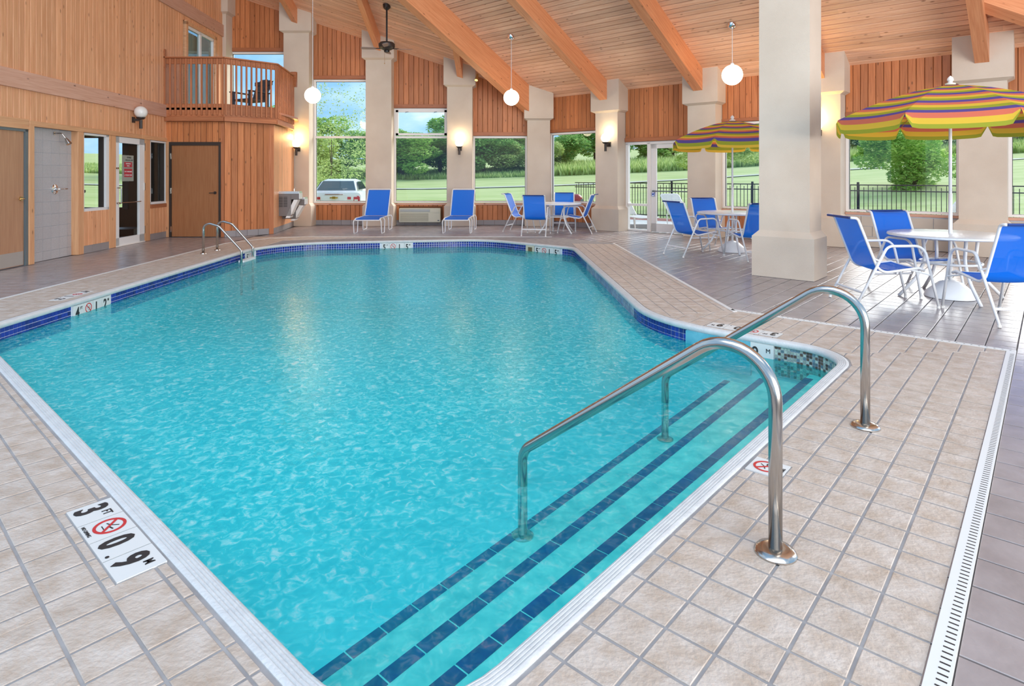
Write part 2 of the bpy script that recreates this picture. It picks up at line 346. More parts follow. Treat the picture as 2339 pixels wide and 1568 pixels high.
def text(txt, size, org, right, up, m, parent, name='lettering', ext=.0012, align='LEFT', sx=1.0, off=0):
    cu = bpy.data.curves.new('t', 'FONT'); cu.body = txt; cu.size = size; cu.extrude = ext; cu.align_x = align; cu.resolution_u = 3; cu.offset = off
    to = bpy.data.objects.new('t', cu); C.objects.link(to)
    dg = bpy.context.evaluated_depsgraph_get(); me = bpy.data.meshes.new_from_object(to.evaluated_get(dg))
    bpy.data.objects.remove(to); me.materials.clear(); me.materials.append(m); me.name = name
    R_ = Vector(right).normalized(); U_ = Vector(up).normalized(); Nn = R_.cross(U_)
    mm = Matrix.Identity(4)
    for i in range(3): mm[i][0] = R_[i]*sx; mm[i][1] = U_[i]; mm[i][2] = Nn[i]
    mm.translation = org
    me.transform(mm)
    return link(name, me, parent)
Uv = Vector((.6628, .7488, 0)); Vv = Vector((-.7488, .6628, 0))
def UV(u, v, z=0): q = Uv*u+Vv*v; return Vector((q.x, q.y, z))
SK = -.028
def XY(x, y, z=0): return Vector((x+SK*y, y, z))    # skewed grid of the pool sides
def ceilz(x, y): return 10.51-.3315*x-.3745*y
def LWX(y): return -6.98-.07*y
FB = Fr((0, 17.55, 0), (1, 0, 0), (0, -1, 0))
FR = Fr(Uv*13.75, Vv, -Uv)
_l = Vector((-.07, 1, 0)).normalized()
FL = Fr((-6.98, 0, 0), _l, (_l.y, -_l.x, 0))
LS = math.hypot(1, .07)      # wall length per metre of Y

# ---------------------------------------------------------------- pool outline
def corner(u=None, v=None, x=None):
    if u is not None and v is not None: return UV(u, v)
    # intersect u=const (or v=const) with X = x+SK*Y
    if u is not None: a, b, c = Uv.x, Uv.y, u
    else: a, b, c = Vv.x, Vv.y, v
    y = (c-a*x)/(b+a*SK); return Vector((x+SK*y, y, 0))
XL, XR = -4.70, 1.53
cp = [UV(.90, 1.18), corner(u=.90, x=XL), Vector((XL+SK*12.75, 12.75, 0)), Vector((-.62, 13.55, 0)), corner(u=9.74, x=XR), corner(u=5.36, x=XR), UV(5.36, 1.18)]
cr = [.38, .75, 1.5, 1.2, .55, 1.5, .40]
cs = [10, 12, 14, 12, 8, 14, 10]
W = []
n = len(cp)
for i in range(n):
    p = cp[i]; a = (cp[i-1]-p); b = (cp[(i+1) % n]-p); la, lb = a.length, b.length; a.normalize(); b.normalize(); ang = a.angle(b)
    t = min(cr[i]/math.tan(ang/2), la*.48, lb*.48); r2 = t*math.tan(ang/2); c = p+(a+b).normalized()*(r2/math.sin(ang/2)); s_ = p+a*t-c; e_ = p+b*t-c; w_ = s_.angle(e_)
    for k in range(cs[i]+1):
        q = k/cs[i]; W.append(c+(s_*math.sin((1-q)*w_)+e_*math.sin(q*w_))/math.sin(w_))
def area2(P): return sum(P[i].x*P[(i+1) % len(P)].y-P[(i+1) % len(P)].x*P[i].y for i in range(len(P)))
if area2(W) < 0: W.reverse()
def dense(P, step):
    out = []
    for i in range(len(P)):
        a, b = P[i], P[(i+1) % len(P)]; L_ = (b-a).length
        if L_ < 1e-6: continue
        k = max(1, int(round(L_/step)))
        for j in range(k): out.append(a.lerp(b, j/k))
    return out
WD = dense(W, .12)
def normals(P):
    out = []
    for i in range(len(P)):
        d = (P[(i+1) % len(P)]-P[i-1]).normalized(); out.append(Vector((d.y, -d.x, 0)))   # outward for ccw
    return out
WN = normals(WD)
def sweep(bm, prof, mi=0):
    rings = [[bm.verts.new(p+n_*d+Vector((0, 0, z))) for d, z in prof] for p, n_ in zip(WD, WN)]
    for i in range(len(rings)):
        a, b = rings[i], rings[(i+1) % len(rings)]
        for j in range(len(prof)-1): bm.faces.new((a[j], b[j], b[j+1], a[j+1])).material_index = mi
def inpool(x, y, P=W):
    c = False
    for i in range(len(P)):
        a, b = P[i], P[i-1]
        if (a.y > y) != (b.y > y) and x < (b.x-a.x)*(y-a.y)/(b.y-a.y)+a.x: c = not c
    return c
ZW = -.16
# coping
cop = thing('pool_coping', kind='structure')
bm = BM(); sweep(bm, [(.018, -.045), (-.004, -.046), (-.012, -.036), (-.015, -.018), (-.010, -.004), (-.002, .003), (.003, .0050), (.0065, .0005), (.010, .0050), (.0155, .0050), (.019, .0005), (.0225, .0050), (.028, .0050), (.0315, .0005), (.035, .0050), (.0405, .0050), (.044, .0005), (.0475, .0050), (.060, .0045), (.066, .001), (.067, -.02)])
obj('coping_edge', bm, M['coping'], cop, smooth=True)
# basin walls and floor
pool = thing('pool_basin', kind='structure')
bm = BM(); sweep(bm, [(.026, -.03), (.026, -.30), (.030, -1.7)])
obj('basin_wall', bm, M['plaster'], pool)
bm = BM(); vs = [bm.verts.new(p+n_*.04+Vector((0, 0, -.72-max(0, min(1, (p.dot(Uv)-2.5)/6))*.65))) for p, n_ in zip(WD, WN)]
es = [bm.edges.new((vs[i], vs[(i+1) % len(vs)])) for i in range(len(vs))]; bmesh.ops.triangle_fill(bm, edges=es, use_beauty=True)
obj('basin_floor', bm, M['plaster'], pool)
def svl(k, u): return {1: 1.475, 2: 1.75+.03*(u-1.8), 3: 2.03+.04*(u-1.6)}[k]
def stepbox(k, z):
    bm = BM(); q = [UV(.93, 1.17), UV(5.34, 1.17), UV(5.34, svl(k, 5.34)), UV(.93, svl(k, .93))]
    prism(bm, [(p.x, p.y) for p in q], -1.3, z); return bm
for k, z in ((1, -.22), (2, -.32), (3, -.42)): obj('pool_step', stepbox(k, z), M['plaster_step'], pool)
for k, z, wd in ((1, -.22, .058), (2, -.32, .056), (3, -.42, .052)):
    u = 1.0+.05*k
    while u < 5.2:
        a, b = u+.004, u+.163
        bm = BM(); q = [UV(a, svl(k, a)-wd), UV(b, svl(k, b)-wd), UV(b, svl(k, b)+.002), UV(a, svl(k, a)+.002)]
        prism(bm, [(p.x, p.y) for p in q], z-.045, z+.003); obj('step_tile', bm, M['step_tile'], pool)
        u += .167
# waterline mosaic
acc = 0; samples = []
Wl = W+[W[0]]
tot = sum((Wl[i+1]-Wl[i]).length for i in range(len(W))); cnt = int(tot/.0505); pit = tot/cnt
seg = 0; s0 = 0
for k in range(cnt):
    s = (k+.5)*pit
    while seg < len(W)-1 and s0+(Wl[seg+1]-Wl[seg]).length < s: s0 += (Wl[seg+1]-Wl[seg]).length; seg += 1
    d = Wl[seg+1]-Wl[seg]; q = (s-s0)/max(d.length, 1e-6); p = Wl[seg]+d*q; t_ = d.normalized(); samples.append((p, t_))
def near_mark(p):
    u, v = p.dot(Uv), p.dot(Vv); lx = p.x-SK*p.y
    if abs(lx-XL) < .06 and 6.76 < p.y < 7.46: return 'm'
    if abs(lx-XL) < .06 and 11.45 < p.y < 12.12: return 'm'
    if -2.84 < p.x < -2.16 and p.y > 13: return 'm'
    if u > 9.6 and 7.27 < v < 8.22: return 'm'
    if abs(u-5.36) < .05 and 1.76 < v < 1.96: return 'm'
    if abs(u-5.36) < .08 and 1.96 < v < 2.56: return 'p'
    if u > 4.2 and v < 1.76: return 'x'
    if u < 5.3 and v < 1.25 and p.y < 5: return 'x'
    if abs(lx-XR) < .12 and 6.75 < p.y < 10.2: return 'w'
    return 'b'
bg_ = BM()
sweep(bg_, [(.012, -.045), (.012, -.30)]); obj('mosaic_bed', bg_, M['mgrout'], pool)
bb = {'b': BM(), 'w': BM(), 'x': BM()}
for p, t_ in samples:
    k = near_mark(p)
    if k in 'mp': continue
    n_ = Vector((t_.y, -t_.x, 0))
    for r in range(5):
        z1 = -.0475-r*.0495; z0 = z1-.0435; hw = pit/2-.0042
        bm = bb[k]
        if k == 'x':
            for sx_ in (-.5, .5):
                for sz_ in (0, 1):
                    mi = random.choice((0, 0, 1, 1, 1, 2)); c_ = p+t_*pit*sx_*.5; h2 = pit/4-.0018; zb_ = z1-sz_*.0247-.0215; zt_ = z1-sz_*.0247
                    a = [bm.verts.new(c_+t_*e_*h2+n_*.006+Vector((0, 0, zz))) for e_, zz in ((-1, zb_), (1, zb_), (1, zt_), (-1, zt_))]; bm.faces.new(a[::-1]).material_index = mi
            continue
        mi = 0; q = [p-t_*hw, p+t_*hw]
        a = [bm.verts.new(q[0]+n_*.006+Vector((0, 0, z0))), bm.verts.new(q[1]+n_*.006+Vector((0, 0, z0))), bm.verts.new(q[1]+n_*.006+Vector((0, 0, z1))), bm.verts.new(q[0]+n_*.006+Vector((0, 0, z1)))]
        b = [bm.verts.new(v_.co+n_*.010) for v_ in a]
        bm.faces.new(a[::-1]).material_index = mi
        for i in range(4): bm.faces.new((a[i], a[(i+1) % 4], b[(i+1) % 4], b[i])).material_index = mi
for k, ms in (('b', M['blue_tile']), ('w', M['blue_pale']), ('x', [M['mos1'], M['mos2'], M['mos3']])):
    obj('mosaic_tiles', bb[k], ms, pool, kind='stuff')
# painted plaster stretch right of the blue mosaic
bm = BM(); a, b = UV(5.345, 1.96), UV(5.345, 2.56)
prism(bm, [(a.x, a.y), (b.x, b.y), ((b+Uv*.05).x, (b+Uv*.05).y), ((a+Uv*.05).x, (a+Uv*.05).y)], -.34, -.044); obj('painted_band', bm, M['plaster_wall'], pool)
# water sheet
bm = BM(); vs = [bm.verts.new(p+n_*.018+Vector((0, 0, ZW))) for p, n_ in zip(WD, WN)]; es = [bm.edges.new((vs[i], vs[(i+1) % len(vs)])) for i in range(len(vs))]
bmesh.ops.triangle_fill(bm, edges=es, use_beauty=True)
for f in bm.faces:
    if f.normal.z < 0: f.normal_flip()
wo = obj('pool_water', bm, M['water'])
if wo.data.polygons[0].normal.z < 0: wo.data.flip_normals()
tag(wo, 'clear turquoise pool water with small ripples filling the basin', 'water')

# ---------------------------------------------------------------- depth markers
def ring(bm, c, right, up, r0, r1, t, n=28):
    nn = Vector(right).cross(Vector(up)).normalized(); P = []
    for j in range(n):
        a = 2*math.pi*j/n; d = Vector(right)*math.cos(a)+Vector(up)*math.sin(a)
        P.append([bm.verts.new(c+d*r0), bm.verts.new(c+d*r1), bm.verts.new(c+d*r1+nn*t), bm.verts.new(c+d*r0+nn*t)])
    for j in range(n):
        a, b = P[j], P[(j+1) % n]
        for k in range(4): bm.faces.new((a[k], b[k], b[(k+1) % 4], a[(k+1) % 4]))
def bar(bm, a, b, w_, nn, t):
    d = (b-a).normalized(); s = d.cross(nn).normalized()*w_/2
    v = [bm.verts.new(q) for q in (a-s, b-s, b+s, a+s)]; v2 = [bm.verts.new(q.co+nn*t) for q in v]
    bm.faces.new(v[::-1]); bm.faces.new(v2)
    for i in range(4): bm.faces.new((v[i], v[(i+1) % 4], v2[(i+1) % 4], v2[i]))
def marker(org, right, up, cells, label, group=None, ts=.16, caption=False, hgt=None, thick=.012, red=True):
    """org: lower-left corner on the surface; cells: list of strings, 'D' = no diving sign"""
    right = Vector(right).normalized(); up = Vector(up).normalized(); nn = right.cross(up)
    t = thing('depth_marker', label, 'pool marker', org, group)
    org = Vector(org); pit_ = ts+.006; H_ = hgt or ts
    for i, cch in enumerate(cells):
        o = org+right*(i*pit_)
        bm = BM(); q = [o, o+right*ts, o+right*ts+up*H_, o+up*H_]
        a = [bm.verts.new(p-nn*thick) for p in q]; b = [bm.verts.new(p+nn*.0015) for p in q]
        bm.faces.new(a[::-1]); bm.faces.new(b)
        for k in range(4): bm.faces.new((a[k], a[(k+1) % 4], b[(k+1) % 4], b[k]))
        ti = obj('marker_tile', bm, M['wtile'], t); e = nn*.0022
        if cch == 'D':
            c = o+right*ts/2+up*(H_*.56)+e; R = min(ts, H_)*.36
            bm = BM(); ring(bm, c, right, up, R*.80, R, .001); dd = (right-up).normalized(); bar(bm, c-dd*R*.9, c+dd*R*.9, R*.17, nn, .0012)
            obj('prohibition_ring', bm, M['red'], ti)
            bm = BM()
            for a, b, w_ in (((-.5, .45), (.1, -.05), .12), ((.1, -.05), (.55, .05), .1), ((-.3, -.4), (.45, -.42), .06), ((-.05, .1), (-.45, -.05), .08), ((-.05, .1), (.3, .5), .07)):
                bar(bm, c+right*a[0]*R+up*a[1]*R-nn*.0003, c+right*b[0]*R+up*b[1]*R-nn*.0003, w_*R, nn, .0009)
            obj('diver_figure', bm, M['ink'], ti)
            if caption: text('NO DIVING', ts*.115, o+right*ts*.10+up*H_*.05+e, right, up, M['ink'], ti, 'caption')
        else:
            big = cch[0] if cch[0] != '.' else ''; rest = cch[1:]
            text(big, H_*1.0, o+right*ts*.15+up*H_*.13+e, right, up, M['ink'], ti, 'numeral', sx=.76, off=H_*.034)
            if rest == '.': bm = BM(); c = o+right*ts*.88+up*H_*.13+e; ring(bm, c, right, up, .0001, ts*.045, .0012, 10); obj('decimal_point', bm, M['ink'], ti)
            elif rest: text(rest, H_*.30, o+right*ts*.62+up*H_*.62+e, right, up, M['ink'], ti, 'unit', off=.0005, sx=.8)
    return t
Z0 = Vector((0, 0, .0015))
marker(UV(.665, 3.06)+Z0, -Vv, Uv, ['3FT', 'D', '0.', '9M'], 'white four-tile deck marker reading 3 FT and 0.9 M in the near left deck', caption=True)
marker(UV(2.92, .935)+Z0, Uv, Vv, ['D'], 'single white no-diving tile in the deck behind the nearer handrail post', caption=True)
marker(UV(5.64, 1.78)+Z0, Vv, -Uv, ['3FT', 'D', '0.', '9M'], 'upside-down deck marker beyond the pool steps, seen under the handrails', ts=.155)
marker(XY(-5.02, 7.42)+Z0, Vector((-SK, -1, 0)), (1, 0, 0), ['4FT', 'D', '1.', '2M'], 'deck marker in the left pool surround seen nearly edge-on', ts=.14)
ex = Vector((SK, 1, 0)).normalized()
marker(XY(XL+.005, 6.79, -.205), ex, (0, 0, 1), ['4FT', 'D', '1.', '2M'], 'waterline marker reading 4 FT and 1.2 M on the left pool wall', ts=.155, hgt=.155)
marker(XY(XL+.005, 11.48, -.205), ex, (0, 0, 1), ['5FT', 'D', '1.', '5M'], 'waterline marker reading 5 FT and 1.5 M behind the pool ladder', ts=.155, hgt=.155)
def wall_at(x):
    best = min(((p, n_) for p, n_ in zip(WD, WN) if p.y > 12.9), key=lambda q: abs(q[0].x-x)); return best
p, n_ = wall_at(-2.5); tdir = Vector((-n_.y, n_.x, 0));  tdir = tdir if tdir.x > 0 else -tdir
marker(Vector((p.x, p.y, -.205))-tdir*.33-n_*.004, tdir, (0, 0, 1), ['5FT', 'D', '1.', '5M'], 'waterline marker reading 5 FT, centred on the far pool wall below the loungers', ts=.155, hgt=.155)
marker(UV(9.735, 7.98, -.205), -Vv, (0, 0, 1), ['5FT', 'D', '1.', '5M'], 'waterline marker reading 5 FT and 1.5 M beside the skimmer mouth', ts=.155, hgt=.155)
t = thing('depth_marker', 'white waterline tile ending in the letter M beside the brown and sage mosaic', 'pool marker', UV(5.35, 1.87))
bm = BM(); q = [UV(5.35, 1.96), UV(5.35, 1.765), UV(5.38, 1.765), UV(5.38, 1.96)]; prism(bm, [(p.x, p.y) for p in q], -.235, -.045); ti = obj('marker_tile', bm, M['wtile'], t)
text('9', .15, UV(5.348, 1.95, -.18), -Vv, (0, 0, 1), M['ink'], ti, 'numeral', sx=.8, off=.002); text('M', .052, UV(5.348, 1.83, -.115), -Vv, (0, 0, 1), M['ink'], ti, 'unit')
# skimmer mouth
t = thing('pool_skimmer', 'cream skimmer opening in the far right waterline beside the 5 FT marker', 'skimmer', UV(9.73, 8.1))
bm = BM(); fs = Fr(UV(9.735, 8.22), -Vv, -Uv)
for q in ((0, .22, 0, .012, -.20, -.17), (0, .22, 0, .012, -.075, -.046), (0, .05, 0, .012, -.17, -.075), (.17, .22, 0, .012, -.17, -.075)): fs.box(bm, *q)
obj('surround', bm, M['cream'], t); fbox(fs, (.05, .17, -.008, .002, -.17, -.075), t, mat('skimmer_throat', (.16, .11, .05), .7), 'throat')
# old white weir flap under the left marker reflection
# ---------------------------------------------------------------- floor and deck tiles
bm = BM()
outer = [(-9, -1.5), (13.5, -1.5), (13.5, 8), (4, 17.9), (-9, 17.9)]
ov = [bm.verts.new((x, y, -.010)) for x, y in outer]; oe = [bm.edges.new((ov[i], ov[(i+1) % 5])) for i in range(5)]
iv = [bm.verts.new(p+n_*.05+Vector((0, 0, -.010))) for p, n_ in zip(WD, WN)]; ie = [bm.edges.new((iv[i], iv[(i+1) % len(iv)])) for i in range(len(iv))]
bmesh.ops.triangle_fill(bm, edges=oe+ie, use_beauty=True)
for f in list(bm.faces):
    c = f.calc_center_median()
    if inpool(c.x, c.y): bm.faces.remove(f)
for f in bm.faces:
    if f.normal.z < 0: f.normal_flip()
floor = thing('floor', kind='structure')
deck = thing('pool_deck', kind='structure')
obj('grout_bed', bm, M['floor_grout'], floor)
def clip(P, a, nx):      # keep side where (p-a).n >= 0
    out = []; k = len(P)
    for i in range(k):
        p, q = P[i], P[(i+1) % k]; dp = (p-a).dot(nx); dq = (q-a).dot(nx)
        if dp >= 0: out.append(p)
        if (dp >= 0) != (dq >= 0): out.append(p+(q-p)*(dp/(dp-dq)))
    return out
def parea(P): return abs(area2(P))/2 if len(P) > 2 else 0
OUT = [p+n_*.080 for p, n_ in zip(WD, WN)]
RECTS = []     # (origin, right, up, w, h): deck markers the tiles are cut around
def cutmarks(P):
    out = [P]
    for o, r, u_, w_, h in RECTS:
        nx = []
        for Q in out:
            c = sum(Q, Vector())/len(Q)
            if (c-(o+r*w_/2+u_*h/2)).length > w_/2+h/2+.25: nx.append(Q); continue
            rest = Q
            for pt, n_ in ((o, -r), (o+r*w_, r), (o, -u_), (o+u_*h, u_)):
                a = clip(rest, pt, n_)
                if len(a) > 2 and parea(a) > .0006: nx.append(a)
                rest = clip(rest, pt, -n_)
                if len(rest) < 3: break
        out = nx
    return out
def zone_tiles(org, da, db, ra, rb, pitch, gap, halfs, holes=(), thing_kind='deck', dy=0):
    """grid of tiles along da,db from org; halfs: list of (point, normal) keep-planes; returns polygons"""
    res = []
    for i in range(ra[0], ra[1]):
        for j in range(rb[0], rb[1]):
            o = org+da*(i*pitch)+db*(j*pitch); c = o+(da+db)*pitch/2
            if c.y < .9 or abs(c.x) > .86*c.y+.6 or c.y > 17.4: continue
            g = gap/2; P = [o+da*g+db*g, o+da*(pitch-g)+db*g, o+da*(pitch-g)+db*(pitch-g), o+da*g+db*(pitch-g)]
            ok = True
            for a, nx in halfs:
                P = clip(P, a, nx)
                if len(P) < 3: ok = False; break
            if not ok: continue
            # clip against the coping line with the nearest tangent
            dm = min(range(len(OUT)), key=lambda q: (OUT[q]-c).length_squared); dist = (OUT[dm]-c).length
            if dist < pitch*.9: P = clip(P, OUT[dm], WN[dm])
            elif inpool(c.x, c.y): continue
            if parea(P) < .0007: continue
            bad = False
            for hx in holes:
                if hx(c): bad = True
            if bad: continue
            for Q in cutmarks(P): res.append(Q)
    return res
def build_tiles(polys, m, parent, name, limit=296, z00=.001):
    polys.sort(key=lambda P: sum(p.y for p in P)/len(P))
    st = BM()
    def add(bm, P, z, ch=.0022):
        c = sum(P, Vector())/len(P); k = len(P)
        b = [bm.verts.new((p.x, p.y, z-.006)) for p in P]; s = [bm.verts.new((p.x, p.y, z-.0018)) for p in P]
        t = []
        for p in P:
            d = c-p; L_ = d.length; t.append(bm.verts.new((p.x+d.x/L_*ch*1.5, p.y+d.y/L_*ch*1.5, z)))
        bm.faces.new(t)
        for i in range(k):
            bm.faces.new((b[i], b[(i+1) % k], s[(i+1) % k], s[i])); bm.faces.new((s[i], s[(i+1) % k], t[(i+1) % k], t[i]))
    for i, P in enumerate(polys):
        if area2(P) < 0: P = P[::-1]
        z = random.uniform(-.0006, .0006)+z00
        if i < limit:
            bm = BM(); add(bm, P, z); c = sum(P, Vector())/len(P)
            obj(name, bm, m, parent, Matrix.Translation((c.x, c.y, 0)))
        else: add(st, P, z)
    obj(name+'_field', st, m, parent, kind='stuff')
Y_ = Vector((SK, 1, 0)).normalized(); X_ = Vector((1, -SK, 0)).normalized()
UL = .83
polys = []
def H(u=None, v=None, sgn=1):   # keep-plane helpers
    return (UV(u, 0), Uv*sgn) if u is not None else (UV(0, v), Vv*sgn)
g_ = .006
RECTS += [(UV(.665, 3.06)-Uv*g_+Vv*g_, -Vv, Uv, .664+2*g_-.006, .16+2*g_), (UV(2.92, .935)-Uv*g_-Vv*g_, Uv, Vv, .16+2*g_, .16+2*g_), (UV(5.64, 1.78)+Uv*g_-Vv*g_, Vv, -Uv, .638+2*g_, .155+2*g_), (XY(-5.02, 7.42)+Vector((0, g_, 0)), Vector((-SK, -1, 0)).normalized(), X_, .578+2*g_, .14+2*g_)]
mk = []
mk_old = [lambda c: .66 < c.dot(Uv) < .80 and 2.44 < c.dot(Vv) < 3.02, lambda c: 2.95 < c.dot(Uv) < 3.06 and .92 < c.dot(Vv) < 1.08,
      lambda c: 5.49 < c.dot(Uv) < 5.62 and 1.80 < c.dot(Vv) < 2.4]
Gc = UV(5.45, 1.12); Dc = UV(6.27, .26); sd = (Dc-Gc).normalized(); sn = Vector((sd.y, -sd.x, 0))
if sn.dot(Uv) > 0: sn = -sn
# near deck: u/v grid, camera side of the seam
near_l = corner(u=.9, x=XL)
polys += zone_tiles(UV(.785, 1.05)-Uv*.157*6-Vv*.157*8, Uv, Vv, (0, 42), (0, 66), .157, .0105, [(UV(0, .27), Vv), (Gc, sn), H(u=6.27, sgn=-1), (XY(XL-.02, 5), -Y_*1 if False else Vector((0, -1, 0)).lerp(Vector((0, -1, 0)), 0)) if False else (UV(0, .27), Vv), (Vector((-4.95, 5.6, 0)), Vector((.0, -1, 0)) if False else Vector((.55, -.83, 0)))] if False else [(UV(0, .27), Vv), (Gc, sn), H(u=6.27, sgn=-1)], holes=mk+[lambda c: c.x-SK*c.y < XL and c.y > 5.45-(c.x+5.0)*.6, lambda c: c.dot(Uv) > 5.45 and c.dot(Vv) > 1.2])
# behind the steps: u/v grid, far side of the seam, up to the corridor mitre
mit_a = corner(u=5.45, x=XR+.06); mit_b = corner(u=6.27, x=2.455); md = (mit_b-mit_a).normalized(); mn = Vector((md.y, -md.x, 0))
if mn.dot(Vv) > 0: mn = -mn
polys += zone_tiles(UV(5.47, .30)-Uv*.157-Vv*.06, Uv, Vv, (0, 7), (0, 20), .157, .0105, [(Gc, -sn), H(u=6.27, sgn=-1), (mit_a, mn)], holes=mk)
# right corridor: skewed grid along the pool side
polys += zone_tiles(XY(1.60, 5.6), X_, Y_, (0, 7), (0, 48), .157, .009, [(mit_a, -mn), (XY(2.455, 5), -X_), (Vector((1.0, 12.7, 0)), Vector((-.15, -1, 0)))], holes=mk)
# left strip
polys += zone_tiles(XY(XL-.085, 5.3)-X_*.157*6, X_, Y_, (-1, 7), (0, 60), .157, .009, [(XY(-5.60, 5), X_), (Vector((-5.4, 13.1, 0)), Vector((.35, -1, 0)))], holes=[lambda c: c.y < 5.45-(c.x+5.0)*.6])
# far strip
polys += zone_tiles(Vector((-6.2, 12.6, 0)), Vector((1, .06, 0)).normalized(), Vector((-.06, 1, 0)).normalized(), (0, 60), (0, 12), .157, .009, [(Vector((-5.4, 13.1, 0)), -Vector((.35, -1, 0))), (Vector((-5.2, 14.1, 0)), Vector((.05, -1, 0))), (Vector((1.0, 12.7, 0)), Vector((-.55, .4, 0)))], holes=[lambda c: c.x < -5.9])
build_tiles(polys, M['deck'], deck, 'tile')
# deck grout beds (lighter) slightly above the dark bed
bm = BM()
def slab(P, z=-.0025):
    vs = [bm.verts.new((p.x, p.y, z)) for p in P]; bm.faces.new(vs)
db_ = [UV(-1.0, .27), UV(6.27, .27), corner(u=6.27, x=2.455), XY(2.455, 12.74), Vector((.9, 14.05, 0)), Vector((-4.8, 14.1, 0)), Vector((-5.45, 13.75, 0)), XY(-5.61, 12.75), XY(-5.61, 4.0), UV(-1, 6)]
dv = [bm.verts.new((p.x, p.y, -.0025)) for p in db_]; de = [bm.edges.new((dv[i], dv[(i+1) % len(dv)])) for i in range(len(dv))]
iv = [bm.verts.new(p+n_*.05+Vector((0, 0, -.0025))) for p, n_ in zip(WD, WN)]; ie = [bm.edges.new((iv[i], iv[(i+1) % len(iv)])) for i in range(len(iv))]
bmesh.ops.triangle_fill(bm, edges=de+ie, use_beauty=True)
for f in list(bm.faces):
    c = f.calc_center_median()
    if inpool(c.x, c.y): bm.faces.remove(f)
obj('grout_bed', bm, M['deck_grout'], deck)
# outer floor
op = []
def inside(P, c, m_=.11):
    ok = True
    for i in range(len(P)):
        a, b = P[i], P[(i+1) % len(P)]; d = (b-a).normalized(); 
        t_ = max(0, min((b-a).length, (c-a).dot(d)))
        if (a+d*t_-c).length < m_: return False
    return inpool(c.x, c.y, P)
def in_deck(c): return inside(db_, c)
for P in zone_tiles(UV(2.0, .205), Uv, Vv, (-12, 62), (-40, 78), .203, .008, []):
    c = sum(P, Vector())/4 if len(P) == 4 else sum(P, Vector())/len(P)
    if (c.x-SK*c.y) < -5.5: continue
    if in_deck(c): continue
    op.append(P)
for P in zone_tiles(XY(-5.66, 5), -X_, Y_, (0, 14), (0, 60), .203, .008, []):
    c = sum(P, Vector())/len(P)
    if c.x < LWX(c.y)-.1: continue
    op.append(P)
build_tiles(op, M['floor'], floor, 'tile', z00=-.0040)
# drain and trim strips
dr = thing('floor_drain', 'long white slotted channel drain along the right edge of the pale deck', 'drain', UV(3, .24))
fd = Fr(UV(0, .235), Uv, Vv)
fbox(fd, (-.5, 6.30, -.030, .030, -.02, .004), dr, M['trim'], 'drain_cover')
bm = BM(); u = .9
while u < 6.2: fd.box(bm, u, u+.006, -.022, .004, .0035, .0046); u += .026
obj('drain_slots', bm, M['ink'], dr, kind='stuff')
tr = tag(fbox(fd, (6.27, 6.325, -.030, 2.27, -.02, .005), None, M['trim'], 'trim_1'), kind='structure')
bm = BM(); k = 0
while k < 2.2:
    fd.box(bm, 6.29, 6.30, k, k+.012, .0045, .0056); k += .05
obj('trim_slots', bm, M['ink'], tr, kind='stuff')
def strip(name, pts, wd=.05, z=.005):
    bm = BM()
    for a, b in zip(pts[:-1], pts[1:]):
        d = (b-a).normalized(); s = Vector((d.y, -d.x, 0))*wd/2
        prism(bm, [((a-s).x, (a-s).y), ((b-s+d*.02).x, (b-s+d*.02).y), ((b+s+d*.02).x, (b+s+d*.02).y), ((a+s).x, (a+s).y)], -.01, z)
    return tag(obj(name, bm, M['trim']), kind='structure')
strip('trim_2', [XY(2.475, 6.27), XY(2.475, 12.72)], .045)
strip('trim_3', [XY(-5.63, 5.0), XY(-5.63, 12.75), Vector((-5.45, 13.75, 0)), Vector((-4.8, 14.1, 0)), Vector((.9, 14.05, 0))], .04)

